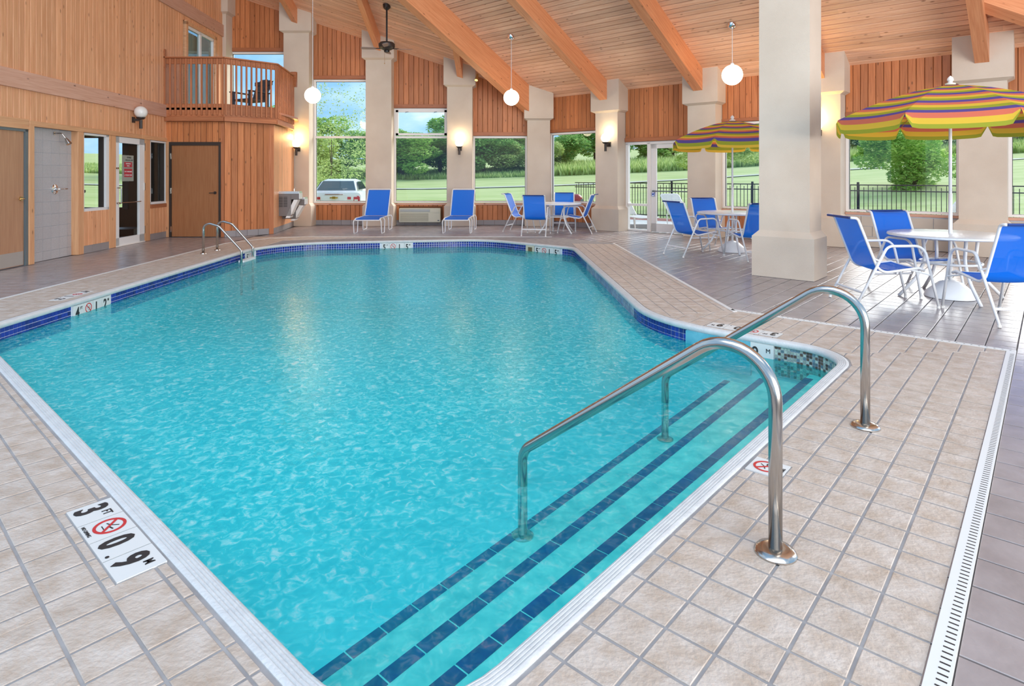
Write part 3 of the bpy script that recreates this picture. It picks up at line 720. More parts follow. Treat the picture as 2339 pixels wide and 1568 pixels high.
# ---------------------------------------------------------------- walls
def bay_planks(fr, a0, a1, zb, zt, parent, m, w_=.139, th=.018, n0=0):
    k = max(1, int(round((a1-a0)/w_))); s = (a1-a0)/k
    for i in range(k): vplank(fr, a0+i*s, a0+(i+1)*s, zb, zt, parent, m, th, n0)
def base_tiles(fr, a0, a1, parent, n0=0, th=.012, h=.14):
    k = max(1, int(round((a1-a0)/.29))); s = (a1-a0)/k
    for i in range(k): fbox(fr, (a0+i*s+.003, a0+(i+1)*s-.003, n0, n0+th, 0, h), parent, M['base_tile'], 'base_tile')
cz = lambda x, y: ceilz(x, y)+.01
wb = thing('wall_back', kind='structure', loc=(0, 17.55, 0))
wr = thing('wall_right', kind='structure', loc=Uv*13.75)
wl = thing('wall_left', kind='structure', loc=(LWX(10), 10, 0))
wn = [0]
def window(fr, a0, a1, z0, z1, mull=None, hopper=None, dep=.10, fw=.05, glassm=None, fm=None, left_dark=False):
    wn[0] += 1
    t = thing('window_%d' % wn[0], kind='structure', loc=fr.p((a0+a1)/2, 0, z0))
    fm = fm or M['frame']; bm = BM()
    fr.box(bm, a0, a1, -dep, -.005, z1-fw, z1); fr.box(bm, a0, a1, -dep, -.005, z0, z0+fw*.7)
    fr.box(bm, a0, a0+fw, -dep, -.004, z0, z1); fr.box(bm, a1-fw, a1, -dep, -.004, z0, z1)
    if mull: fr.box(bm, a0, a1, -dep, -.006, mull, mull+.06)
    obj('window_frame', bm, fm, t)
    g = BM(); fr.box(g, a0+fw*.5, a1-fw*.5, -dep*.62, -dep*.62+.006, z0+.02, mull if mull else z1-fw*.5); obj('pane', g, glassm or M['glass'], t)
    if mull: g = BM(); fr.box(g, a0+fw*.5, a1-fw*.5, -dep*.62, -dep*.62+.006, mull+.06, z1-fw*.5); obj('pane', g, glassm or M['glass'], t)
    # thin dark gasket
    g = BM(); e = .008; b0, b1, c0, c1 = a0+fw, a1-fw, z0+fw*.7, z1-fw
    for q in ((b0, b0+e, c0, c1), (b1-e, b1, c0, c1), (b0, b1, c0, c0+e), (b0, b1, c1-e, c1)): fr.box(g, q[0], q[1], -dep*.6, -dep*.35, q[2], q[3])
    obj('gasket', g, M['bronze'], t)
    if hopper:
        h0, h1 = hopper; bm = BM(); i0, i1 = a0+fw, a1-fw
        for q in ((i0, i1, h0, h0+.06), (i0, i1, h1-.06, h1), (i0, i0+.07, h0, h1), (i1-.07, i1, h0, h1)): fr.box(bm, q[0], q[1], -dep*.6, .004, q[2], q[3])
        hs = obj('hopper_sash', bm, M['frame'], t)
        for q in (.22, .78):
            a = i0+(i1-i0)*q; bm = BM(); fr.box(bm, a-.045, a+.045, .004, .016, h1-.055, h1-.045); tube(bm, [fr.p(a+.04, .012, h1-.05), fr.p(a-.06, .02, h1-.085)], .004, 6); obj('sash_stay', bm, M['grey_metal'], hs)
    return t
# back wall bays: (a0, a1, top of window, sill, mullion)
backs = [(-8.12, -6.42, 4.99, 2.95, None, None), (-5.72, -4.12, 4.19, .63, 2.50, None), (-3.41, -1.82, 3.36, .63, 2.50, (2.585, 3.31)), (-1.13, .44, 2.56, .63, None, None)]
for a0, a1, zt, zs, mu, hp in backs:
    window(FB, a0, a1, zs+.01, zt, mu, hp, fw=.06)
    hboard(FB, a0, a1, 0, .035, zt+.01, zt+.115, wb, M['rail'])
    bay_planks(FB, a0, a1, zt+.10, cz, wb, M['wall_wood'])
    bm = BM(); fx = FB
    prism(bm, [(a0, 17.56), (a1, 17.56), (a1, 17.66), (a0, 17.66)], zt, cz); obj('sheathing', bm, M['shadow_gap'], wb)
    if zs < 1:
        hboard(FB, a0, a1, -.10, .045, zs-.055, zs, wb, M['band'], 'window_sill')
        fbox(FB, (a0, a1, -.1, 0, 0, zs-.05), wb, M['shadow_gap'], 'sheathing')
        if hp:      # opening for the wall unit
            bay_planks(FB, a0, -3.25, .14, zs-.055, wb, M['wall_wood'], .08); bay_planks(FB, -2.0, a1, .14, zs-.055, wb, M['wall_wood'], .09)
            bay_planks(FB, -3.25, -2.0, .535, zs-.055, wb, M['wall_wood'])
        else: bay_planks(FB, a0, a1, .14, zs-.055, wb, M['wall_wood'])
        base_tiles(FB, a0, a1, wb)
# right wall bays (coordinate a = v)
def rbay(a0, a1, zt, zs, low='wood', jamb=None):
    g0, g1 = a0, a1
    if jamb: vboard(FR, a1-.10, a1-.02, -.08, .03, zs, zt, wr, M['post'], 'jamb'); g1 = a1-.10
    window(FR, g0, g1, zs+.01, zt, dep=.12, fw=.055)
    hboard(FR, a0, a1, 0, .04, zt+.01, zt+.09, wr, M['rail'])
    bay_planks(FR, a0, a1, zt+.08, cz, wr, M['wall_wood'])
    fbox(FR, (a0, a1, -.12, 0, zt, 3.72), wr, M['shadow_gap'], 'sheathing')
    hboard(FR, a0, a1, -.10, .05, zs-.05, zs, wr, M['band'], 'window_sill')
    fbox(FR, (a0, a1, -.12, 0, 0, zs-.05), wr, M['shadow_gap'] if low == 'wood' else M['mgrout'], 'sheathing')
    if low == 'wood': bay_planks(FR, a0, a1, .14, zs-.05, wr, M['wall_wood']); base_tiles(FR, a0, a1, wr)
    else:
        for r in range(3):
            z = .0+r*.203; off = (r % 2)*.2; a = a0-off
            while a < a1:
                b0, b1 = max(a+.004, a0), min(a+.396, a1)
                if b1-b0 > .03: fbox(FR, (b0, b1, 0, .02, z+.004, min(z+.199, zs-.055)), wr, M['block'], 'block', .003)
                a += .4
rbay(8.92, 10.82, 2.63, .66, jamb=True)
rbay(3.80, 5.68, 2.63, .66)
rbay(1.24, 3.12, 2.61, .68, low='block')
rbay(-1.32, .56, 2.61, .68, low='block')
# glazed exit door with side light
a0, a1 = 6.36, 8.24
hboard(FR, a0, a1, 0, .05, 2.285, 2.385, wr, M['rail']); bay_planks(FR, a0, a1, 2.38, cz, wr, M['wall_wood']); fbox(FR, (a0, a1, -.12, 0, 2.28, 3.72), wr, M['shadow_gap'], 'sheathing')
d1 = thing('door_1', kind='structure', loc=FR.p(7.2, 0, 0)); bm = BM()
for q in ((a0, a1, 2.21, 2.285), (8.17, a1, 0, 2.25), (7.53, 7.62, 0, 2.25), (a0, 6.42, 0, 2.25), (7.6, 8.2, 0, .045), (7.6, 8.2, .645, .70)): FR.box(bm, q[0], q[1], -.10, .0, q[2], q[3])
obj('door_frame', bm, M['frame'], d1)
fbox(FR, (7.6, 8.19, -.06, -.054, .03, 2.23), d1, M['glass'], 'side_light_pane')
fbox(FR, (7.60, 8.18, -.052, -.03, .647, .698), d1, M['bronze'], 'side_light_rail')
bm = BM()
for q in ((6.43, 7.52, 2.10, 2.205), (6.43, 7.52, .01, .22), (7.38, 7.52, .01, 2.205), (6.43, 6.54, .01, 2.205)): FR.box(bm, q[0], q[1], -.075, -.03, q[2], q[3])
lf = obj('door_leaf', bm, M['frame'], d1); fbox(FR, (6.5, 7.4, -.056, -.05, .2, 2.12), d1, M['glass'], 'pane')
bm = BM(); tube(bm, [FR.p(6.45, .02, 1.03), FR.p(7.45, .02, 1.03)], .014, 8); FR.box(bm, 7.43, 7.47, -.03, .02, 1.01, 1.05); obj('push_bar', bm, M['grey_metal'], lf)
bm = BM(); FR.box(bm, 7.40, 7.50, -.03, -.01, .90, 1.0); tube(bm, fillet([FR.p(7.47, -.02, .985), FR.p(7.47, .03, .985), FR.p(7.47, .03, .915), FR.p(7.47, -.02, .915)], .01), .006, 6); obj('latch', bm, M['chrome'], lf)
bm = BM(); FR.box(bm, 6.5, 6.75, -.03, .02, 2.13, 2.18); obj('door_closer', bm, M['frame'], lf)

# left wall
def fl(y): return y*LS
lz = .14
Ys = 8.3
band = hboard(FL, fl(Ys), fl(12.88), 0, .06, 2.755, 3.035, wl, M['band'], 'band_board'); hboard(FL, fl(12.885), fl(14.25), 0, .06, 2.755, 3.035, wl, M['band'], 'band_board')
k = 0; y = fl(Ys)
while y < fl(17.5):
    top = 5.34 if y > fl(13.1) else 7.4
    if fl(14.85) < y+.06 < fl(16.70): vplank(FL, y, y+.123, 5.22, 5.34, wl, M['left_wood'])
    else: vplank(FL, y, y+.123, 3.03, top, wl, M['left_wood'], ch=.006)
    if y > fl(13.1): vplank(FL, y, y+.123, 5.66, 7.0, wl, M['left_wood'])
    if y < fl(14.1): vplank(FL, y, y+.123, 2.28, 2.757, wl, M['left_wood'], ch=.006)
    y += .123
hboard(FL, fl(13.1), fl(17.5), 0, .06, 5.335, 5.665, wl, M['band'], 'band_board')
hboard(FL, fl(Ys), fl(9.60), 0, .035, 2.195, 2.30, wl, M['post'], 'lintel'); hboard(FL, fl(9.61), fl(12.9), 0, .038, 2.195, 2.285, wl, M['post'], 'lintel'); hboard(FL, fl(12.91), fl(14.05), 0, .036, 2.195, 2.285, wl, M['post'], 'lintel')
for q in ((9.60, 9.71, 0, .04), (10.81, 10.97, -.12, .03), (11.77, 11.985, 0, .02), (13.06, 13.27, 0, .02), (14.09, 14.3, 0, .02)): vboard(FL, fl(q[0]), fl(q[1]), q[2], q[3], 0, 2.2, wl, M['post'])
hboard(FL, fl(Ys), fl(9.60), 0, .04, 2.14, 2.2, wl, M['post'], 'head_trim')
bm = BM()
for q in ((Ys, 8.5, 0, 2.3), (10.97, 11.77, 0, .75), (13.27, 14.09, 0, .78), (Ys, 14.3, 2.2, 2.78), (Ys, 14.8, 2.7, 7.4), (14.8, 16.7, 5.2, 7.4), (16.7, 17.55, 2.2, 7.4)): FL.box(bm, fl(q[0]), fl(q[1]), -.10, -.002, q[2], q[3])
obj('sheathing', bm, M['shadow_gap'], wl)
bay_planks(FL, fl(10.98), fl(11.765), lz, .76, wl, M['left_wood'], .13); base_tiles(FL, fl(10.98), fl(11.765), wl)
bay_planks(FL, fl(13.28), fl(14.08), lz, .70, wl, M['left_wood'], .13); base_tiles(FL, fl(13.28), fl(14.08), wl); hboard(FL, fl(13.28), fl(14.08), 0, .03, .70, .78, wl, M['rail'], 'apron_board')
# shower niche tiles
fbox(FL, (fl(9.70), fl(10.82), -.16, -.10, 0, 2.2), wl, M['mgrout'], 'shower_backing')
for i in range(6):
    for j in range(11):
        s = .205; a = fl(9.71)+i*s-.03; b = min(a+s-.005, fl(10.81)); z1 = 2.2-j*s; z0 = max(z1-s+.005, 0)
        a = max(a, fl(9.71))
        if b-a > .03: fbox(FL, (a, b, -.10, -.088, z0, z1), wl, M['grey_tile'], 'wall_tile')
# brown door on the far left
d2 = thing('door_2', kind='structure', loc=(LWX(9), 9, 0)); bm = BM()
FL.box(bm, fl(9.54), fl(9.60), -.06, .02, 0, 2.16); FL.box(bm, fl(8.5), fl(9.60), -.06, .02, 2.10, 2.16); obj('door_frame', bm, M['grey_metal'], d2)
bm = BM(); FL.box(bm, fl(8.5), fl(9.535), -.05, -.005, .01, 2.10); leaf = obj('door_leaf', bm, M['door'], d2, FL.vert(9, 0, 1))
fbox(FL, (fl(8.55), fl(9.52), -.005, .0, .02, .23), leaf, M['plate'], 'kick_plate')
def lever(fr, a, z, parent, m, sgn=-1):
    bm = BM(); c = fr.p(a, .0, z)
    for k2 in range(1): pass
    tube(bm, [fr.p(a, -.005, z), fr.p(a, .012, z)], .034, 16); tube(bm, fillet([fr.p(a, .01, z), fr.p(a, .055, z), fr.p(a+sgn*.11, .055, z-.005)], .012), .010, 8)
    obj('door_handle', bm, m, parent, smooth=True)
lever(FL, fl(9.47), 1.05, leaf, M['brass'], -1)
# window with white frame, glazed door, window
def lwin(a0, a1, z0, z1):
    wn[0] += 1; t = thing('window_%d' % wn[0], kind='structure', loc=FL.p(a0, 0, z0)); bm = BM()
    for q in ((a0, a1, z1-.035, z1), (a0, a1, z0, z0+.05), (a0, a0+.03, z0, z1), (a1-.09, a1, z0, z1)): FL.box(bm, q[0], q[1], -.12, .012, q[2], q[3])
    obj('window_frame', bm, M['white'], t); bm = BM(); FL.box(bm, a0+.02, a1-.08, -.09, -.084, z0+.03, z1-.03); obj('pane', bm, M['glass'], t)
    bm = BM(); FL.box(bm, a1-.115, a1-.09, -.12, -.03, z0+.05, z1-.03); obj('gasket', bm, M['bronze'], t)
lwin(fl(10.98), fl(11.765), .76, 2.19); lwin(fl(13.28), fl(14.08), .785, 2.19)
d3 = thing('door_3', kind='structure', loc=FL.p(fl(12.5), 0, 0)); bm = BM(); A, B = fl(11.99), fl(13.05)
for q in ((A, B, 2.07, 2.19), (A, B, .02, .17), (A, A+.12, .02, 2.19), (B-.19, B, .02, 2.19)): FL.box(bm, q[0], q[1], -.04, .01, q[2], q[3])
lf = obj('door_leaf', bm, M['white'], d3); fbox(FL, (A-.0, B, -.05, .03, 0, .02), d3, M['frame'], 'threshold')
fbox(FL, (A+.1, B-.17, -.02, -.014, .15, 2.09), d3, M['glass'], 'pane')
for z in (.18, 1.1, 1.95): fbox(FL, (B-.012, B+.01, .01, .025, z, z+.16), lf, M['steel'], 'hinge')
bm = BM(); tube(bm, fillet([FL.p(A+.05, 0, 1.17), FL.p(A+.05, .09, 1.17), FL.p(A+.05, .09, .86), FL.p(A+.05, 0, .86)], .02), .012, 8); tube(bm, [FL.p(A+.02, .03, .87), FL.p(B-.18, .03, .87)], .011, 8); obj('pull_handle', bm, M['steel'], lf, smooth=True)
bm = BM(); tube(bm, [FL.p(A+.03, 0, 1.56), FL.p(A+.03, .05, 1.56)], .02, 10); obj('dead_bolt', bm, M['steel'], lf)
ps = thing('door_notice', 'pale printed fitness room notice with two red notices taped on the glazed door', 'sign', FL.p(fl(12.45), 0, 1.5))
c0 = fl(12.25); po = fbox(FL, (c0, c0+.42, -.013, -.011, 1.30, 1.83), ps, mat('notice_film', (.30, .32, .28), .6), 'notice_sheet')
for z, h, ls in ((1.585, .105, ['SWIMMING', 'POOL']), (1.385, .17, ['NOT AVAILABLE', 'AT FRONT DESK'])):
    s = fbox(FL, (c0+.07, c0+.36, -.010, -.008, z, z+h), ps, mat('red_notice', (.45, .03, .05), .6), 'red_notice')
    for i, tx in enumerate(ls): text(tx, .036, FL.p(c0+.215, -.006, z+h*(.58-.42*i)), FL.a, (0, 0, 1), M['white'], s, align='CENTER')
text('FITNESS', .045, FL.p(c0+.25, -.009, 1.77), FL.a, (0, 0, 1), M['ink'], po, align='CENTER')
text('OPEN 6 AM - 10 PM', .032, FL.p(c0+.25, -.009, 1.72), FL.a, (0, 0, 1), M['ink'], po, align='CENTER')
# fitness room behind
gm = tag(thing('wall_fitness'), kind='structure')
bm = BM(); gy0, gy1, gx = 9.75, 16.6, -13.2
box(bm, (gx, gy0, -.06), (LWX(17)-.2, gy1, -.02)); obj('carpet', bm, M['carpet'], gm)
bm = BM(); box(bm, (gx, gy0, 2.65), (-8.1, gy1, 2.72)); box(bm, (gx, gy0-.1, 0), (-7.95, gy0, 2.7)); box(bm, (gx-.1, gy0, 0), (gx, gy1, 2.7))
for q in ((gx, -12.6, 0, 2.7), (-10.5, -8.2, 0, 2.7), (-12.6, -10.5, 0, .55), (-12.6, -10.5, 2.45, 2.7)): box(bm, (q[0], gy1, q[2]), (q[1], gy1+.12, q[3]))
obj('fitness_room_wall', bm, mat('gym_wall', (.10, .085, .065), .8), gm)
bm = BM(); box(bm, (-10.6, gy1-.05, .5), (-10.45, gy1+.1, 2.5)); box(bm, (-12.6, gy1-.05, .5), (-12.5, gy1+.1, 2.5)); obj('fitness_window_frame', bm, M['grey_metal'], gm)
def treadmill(x, y, ang, lab):
    t = thing('treadmill', lab, 'treadmill', group=None)
    bm = BM(); box(bm, (-.38, -.85, .02), (.38, .85, .16)); obj('deck', bm, M['black'], t)
    bm = BM()
    for s in (-1, 1): tube(bm, fillet([(s*.36, .7, .1), (s*.36, .95, 1.15), (s*.36, .35, 1.05)], .06), .035, 8)
    obj('upright', bm, M['grey_metal'], t)
    bm = BM(); box(bm, (-.42, .78, 1.1), (.42, .98, 1.4)); obj('console', bm, M['black'], t); place(t, x, y, ang, -.02); return t
treadmill(-9.6, 13.2, 1.2, 'black treadmill seen dimly through the glazed fitness room door'); treadmill(-9.95, 14.6, 1.9, 'black treadmill at the bright fitness room window seen through the left pane')
# sliding glass door of the upper room
wn[0] += 1; t = thing('door_4', kind='structure', loc=FL.p(fl(15.7), 0, 3)); bm = BM(); A, B = fl(14.88), fl(16.68)
for q in ((A, B, 5.13, 5.23, -.1, .06), (A, A+.10, 2.95, 5.2, -.1, .06), (B-.10, B, 2.95, 5.2, -.1, .06)): FL.box(bm, q[0], q[1], q[4], q[5], q[2], q[3])
obj('casing', bm, M['post'], t); bm = BM(); A += .1; B -= .1; mid = (A+B)/2
for q in ((A, B, 5.06, 5.13), (A, A+.06, 2.95, 5.1), (B-.06, B, 2.95, 5.1), (mid-.06, mid+.03, 2.95, 5.1)): FL.box(bm, q[0], q[1], -.05, .02, q[2], q[3])
obj('slider_frame', bm, M['white'], t); fbox(FL, (A, mid, -.02, -.014, 2.95, 5.08), t, M['glass_dark'], 'pane'); fbox(FL, (mid, B, -.035, -.029, 2.95, 5.08), t, M['glass_dark'], 'pane')
cu = thing('curtain', 'beige pleated curtain hanging behind the upper sliding door', 'curtain', FL.p(A, -.2, 3)); bm = BM(); pr = []
for i in range(61):
    a = A+(B-A)*.8*i/60; pr.append([bm.verts.new(FL.p(a, -.25+.035*math.sin(i*1.3), z)) for z in (2.95, 5.1)])
for i in range(60): bm.faces.new((pr[i][0], pr[i+1][0], pr[i+1][1], pr[i][1]))
obj('drape', bm, M['curtain'], cu); fbox(FL, (A-.3, B+.3, -1.2, -1.1, 2.9, 5.3), wl, mat('upper_room_wall', (.5, .46, .36), .8), 'upper_room_wall')

# ---------------------------------------------------------------- balcony and closet pod
pod = thing('wall_pod', kind='structure', loc=(-7, 14.5, 0))
p0 = Vector((LWX(14.0), 14.0, 0)); p1 = Vector((-6.62, 14.0, 0)); p2 = Vector((-5.80, 14.79, 0)); p3 = Vector((-6.14, 17.1, 0))
def face(a, b):
    d = (b-a).normalized(); n_ = Vector((d.y, -d.x, 0)); return Fr(a, d, n_), (b-a).length
F1, L1 = face(p0, p1); F2, L2 = face(p1, p2); F3, L3 = face(p2, p3)
dl, drr = .13, 1.22       # door opening along face 1
vboard(F1, .0, dl-.04, 0, .02, 0, 2.2, pod, M['post']); vboard(F1, drr+.04, L1, 0, .015, 0, 2.62, pod, M['rail']); bay_planks(F1, 0, L1-.0, 2.19, 2.65, pod, M['wall_wood'], n0=-.004)
bm = BM(); prism(bm, [tuple(x) for x in ((p0.x, 14.02), (p1.x, 14.02), (p2.x-.02, p2.y+.02), (p3.x-.02, p3.y), (-8.1, 17.1))], 2.3, 2.75); obj('ceiling_core', bm, M['rail'], pod)
bay_planks(F2, .0, L2-.1, .14, 2.65, pod, M['wall_wood'], n0=-.004); vboard(F2, L2-.11, L2, 0, .02, 0, 2.65, pod, M['rail']); base_tiles(F2, 0, L2-.11, pod)
bay_planks(F3, 0, L3, .14, 2.65, pod, M['left_wood'], n0=-.004); base_tiles(F3, 0, L3, pod)
bm = BM(); F2.box(bm, 0, L2, -.08, -.006, 0, 2.65); F3.box(bm, 0, L3, -.08, -.006, 0, 2.65); F1.box(bm, 0, dl-.04, -.08, 0, 0, 2.65); F1.box(bm, drr+.04, L1, -.08, 0, 0, 2.65); obj('sheathing', bm, M['shadow_gap'], pod)
d5 = thing('door_5', kind='structure', loc=F1.p(.7, 0, 0)); bm = BM()
for q in ((dl-.05, dl, 0, 2.19), (drr, drr+.05, 0, 2.19), (dl, drr, 2.11, 2.19)): F1.box(bm, q[0], q[1], -.05, .025, q[2], q[3])
obj('door_frame', bm, M['bronze'], d5); bm = BM(); F1.box(bm, dl+.004, drr-.004, -.045, .0, .012, 2.11); leaf = obj('door_leaf', bm, M['door_dark'], d5, F1.vert(.7, 0, 1))
for z in (.12, 1.0, 1.8): fbox(F1, (dl-.02, dl+.012, .0, .026, z, z+.13), leaf, M['steel'], 'hinge')
lever(F1, drr-.09, 1.02, leaf, M['bronze'], -1)
bal = thing('balcony', 'redwood balcony with close-set slat balusters above the brown closet door', 'balcony', (-7, 14.5, 2.7))
bm = BM(); prism(bm, [tuple(x) for x in ((LWX(13.9), 13.9), (-6.60, 13.9), (-5.70, 14.76), (-5.74, 16.3), (-6.0, 17.1), (-8.1, 17.1))], 2.92, 2.97); obj('balcony_floor', bm, M['rail'], bal)
q0 = Vector((LWX(13.9), 13.9, 0)); q1 = Vector((-6.58, 13.9, 0)); q2 = Vector((-5.70, 14.72, 0)); q3 = Vector((-5.92, 16.45, 0))
for a, b in ((q0, q1), (q1, q2), (q2, q3)):
    fr, L_ = face(a, b)
    hboard(fr, 0, L_, -.03, .03, 2.66, 2.76, bal, M['rail'], 'skirt_board'); hboard(fr, 0, L_, -.035, 0, 2.76, 3.06, bal, M['rail'], 'rim_board')
    hboard(fr, 0, L_, -.035, 0, 3.97, 4.10, bal, M['rail'], 'top_rail'); hboard(fr, -.01, L_+.01, -.05, .05, 4.10, 4.13, bal, M['rail'], 'rail_cap')
    k = int(L_/.117)
    for i in range(k+1):
        s = .02+i*(L_-.06)/k; vboard(fr, s, s+.036, 0, .036, 2.80, 4.09, bal, M['rail'], 'baluster')
fbox(Fr(q0, (1, 0, 0), (0, -1, 0)), (-.04, .05, -.02, .05, 3.88, 4.30), bal, M['rail'], 'end_block'); fbox(Fr(q3, (1, 0, 0), (0, -1, 0)), (-.05, .10, -.05, .05, 3.82, 4.22), bal, M['rail'], 'end_block')
# chair on the balcony
t = thing('balcony_chair', 'dark slatted fan-back armchair standing on the balcony by the window', 'chair')
bm = BM()
for i in range(6):
    a = -.24+i*.096; prism_pts = [(a*.8-.035, .25), (a*.8+.035, .25), (a*.8+.035, .28), (a*.8-.035, .28)]
    v0 = [bm.verts.new((x, y, .40)) for x, y in prism_pts]; v1 = [bm.verts.new((x*1.22, y+.25, 1.04-abs(a)*.25)) for x, y in prism_pts]
    bm.faces.new(v0[::-1]); bm.faces.new(v1)
    for k in range(4): bm.faces.new((v0[k], v0[(k+1) % 4], v1[(k+1) % 4], v1[k]))
box(bm, (-.30, .43, .86), (.30, .48, .96)); obj('backrest', bm, M['slate'], t)
bm = BM(); box(bm, (-.29, -.27, .38), (.29, .27, .43)); obj('seat', bm, M['slate'], t)
for s in (-1, 1):
    bm = BM(); box(bm, (s*.33-.05, -.32, .60), (s*.33+.05, .36, .63)); obj('armrest', bm, M['slate'], t)
    for y in (-.26, .28): bm = BM(); box(bm, (s*.31-.03, y-.04, 0), (s*.31+.03, y+.04, .61)); obj('leg', bm, M['slate'], t)
place(t, -6.85, 15.9, math.radians(-25), 2.97)

# ---------------------------------------------------------------- columns
def column(c, a, n_, half, dep, shaft_top, label, mi=0, capz=None, right_off=0):
    """c: centre of the front face at floor; a along wall; n towards room"""
    fr = Fr(c, a, n_); t = thing('column', label, 'column', c, 'stucco columns')
    def lay(rows, name):
        bm = BM(); R_ = []
        for off, z in rows:
            zz = []
            for sa, sn in ((-half-off, off), (half+off, off), (half+off, -dep), (-half-off, -dep)):
                p = fr.p(sa, sn, 0); p.z = z(p.x, p.y) if callable(z) else z; zz.append(bm.verts.new(p))
            R_.append(zz)
        for i in range(len(R_)-1):
            for j in range(4): bm.faces.new((R_[i][j], R_[i][(j+1) % 4], R_[i+1][(j+1) % 4], R_[i+1][j]))
        bm.faces.new(R_[0][::-1]); bm.faces.new(R_[-1]); obj(name, bm, M['stucco'], t)
    lay([(.075, 0), (.075, .56), (0, .64)], 'plinth'); lay([(0, .64), (0, shaft_top)], 'shaft')
    if capz: lay([(0, shaft_top-.02), (.09, shaft_top+.03), (.09, capz)], 'capital')
    return t
czc = lambda x, y: ceilz(x, y)+.005
for i, (x, h, st, lb) in enumerate(((-8.42, .36, 6.0, 'tall stucco column in the far left corner behind the balcony'), (-6.08, .36, 5.46, 'stucco column beside the water fountain with the bright yellow sconce'), (-3.763, .362, 4.70, 'stucco column behind the ceiling fan and the left lounger'), (-1.474, .357, 3.94, 'stucco column with a lit sconce behind the right lounger'), (.753, .32, 3.0, 'stucco corner column where the largest beam lands'))):
    column((x, 17.15, 0), (1, 0, 0), (0, -1, 0), h, .42, st, lb, capz=czc)
for i, (v, lb) in enumerate(((8.585, 'stucco column between the right window and the glazed exit door, with a sconce'), (6.02, 'stucco column right of the glazed exit door behind the middle umbrella'), (3.46, 'stucco column mostly hidden behind the large free-standing pillar'), (.89, 'stucco column behind the right umbrella pole'), (-1.67, 'stucco column at the right edge beyond the frame'))):
    column(Uv*13.37+Vv*v, Vv, -Uv, .335, .42, 3.06, lb, capz=czc)
column(Uv*8.78+Vv*2.76, Vv, -Uv, .335, .54, 7.0, 'large free-standing square stucco pillar on the pale floor at right')
# plinth back of the free-standing pillar
# ---------------------------------------------------------------- ceiling
ce = thing('ceiling', kind='structure')
def cboard(A_, B_, wdir, wd, side=.0):
    """board from A to B hugging the ceiling plane; wdir: width direction along the plane"""
    ax = (B_-A_); L_ = ax.length; ax.normalize(); wd_ = wdir.normalized(); nn = ax.cross(wd_).normalized()
    if nn.z > 0: nn = -nn
    bm = BM(); c = .005; th = .016
    cs_ = [(0, -.004), (0, th-c), (c, th), (wd-c, th), (wd, th-c), (wd, -.004)]
    a = [bm.verts.new(A_+wd_*s+nn*h) for s, h in cs_]; b = [bm.verts.new(B_+wd_*s+nn*h) for s, h in cs_]; k = len(cs_)
    bm.faces.new(a[::-1]); bm.faces.new(b)
    for i in range(k): bm.faces.new((a[i], a[(i+1) % k], b[(i+1) % k], b[i]))
    m_ = Matrix.Identity(4); zz = ax.cross(wd_).normalized(); yy = zz.cross(ax)
    for i in range(3): m_[i][0] = ax[i]; m_[i][1] = yy[i]; m_[i][2] = zz[i]
    m_.translation = (A_+B_)/2
    obj('plank', bm, M['ceil'], ce, m_)
def CP(p, d=.016): return Vector((p.x, p.y, ceilz(p.x, p.y)+d))
VA = 11.07
u = 13.75; du = .1225
while u > 5.2:
    v0, v1 = max(-3.0, -3.0), VA-.05; s = v0+random.uniform(1.5, 9) if random.random() < .85 else None
    pts = [v0, s, v1] if s else [v0, v1]
    for a, b in zip(pts[:-1], pts[1:]):
        A_, B_ = CP(UV(u, a)), CP(UV(u, b)); cboard(A_, B_, CP(UV(u-du, a))-A_, .1205)
    u -= du
y = 17.62; dy = .1275
while y > 7.2:
    xb = (VA+.0-.6628*y)/(-.7488)     # v = VA line
    x0 = LWX(y)-.1
    if xb-x0 > .1:
        s = random.uniform(x0, xb) if (random.random() < .45 and xb-x0 > 1) else None
        pts = [x0, s, xb] if s else [x0, xb]
        for a, b in zip(pts[:-1], pts[1:]):
            A_, B_ = CP(Vector((a, y, 0))), CP(Vector((b, y, 0))); cboard(A_, B_, CP(Vector((a, y-dy, 0)))-A_, .1203)
    y -= dy
bm = BM(); vs = []
for p in (UV(13.9, -3), UV(13.9, 10.3), Vector((.9, 17.8, 0)), Vector((-8.6, 17.8, 0)), Vector((-7.6, 7.0, 0)), UV(5.1, 6.0), UV(5.1, -3)): vs.append((p.x, p.y))
prism(bm, vs, lambda x, y: ceilz(x, y)+.022, lambda x, y: ceilz(x, y)+.12); obj('roof_deck', bm, M['shadow_gap'], ce)
def beam(A_, B_, w_, d0, label, cut=0):
    """A,B plan points; beam hugs the ceiling, depth d0 vertical"""
    d = (B_-A_); L_ = d.length; d.normalize(); s = Vector((d.y, -d.x, 0))*w_/2
    bm = BM(); P = [A_-s, B_-s, B_+s, A_+s]; bot = [bm.verts.new((p.x, p.y, ceilz(p.x, p.y)-d0)) for p in P]; top = [bm.verts.new((p.x, p.y, ceilz(p.x, p.y)+.01)) for p in P]
    bm.faces.new(bot[::-1]); bm.faces.new(top)
    for i in range(4): bm.faces.new((bot[i], bot[(i+1) % 4], top[(i+1) % 4], top[i]))
    x = (Vector((B_.x, B_.y, ceilz(B_.x, B_.y)))-Vector((A_.x, A_.y, ceilz(A_.x, A_.y)))).normalized(); y_ = Vector((0, 0, 1)); z_ = x.cross(y_).normalized(); y_ = z_.cross(x)
    m_ = Matrix.Identity(4)
    for i in range(3): m_[i][0] = x[i]; m_[i][1] = y_[i]; m_[i][2] = z_[i]
    c = (A_+B_)/2; m_.translation = (c.x, c.y, ceilz(c.x, c.y))
    o = obj('roof_beam', bm, M['beam'], None, m_); tag(o, label, 'beam', 'exposed roof beams')
beam(UV(13.30, VA), UV(5.3, VA), .24, .74, 'largest glued beam running diagonally down to the corner column')
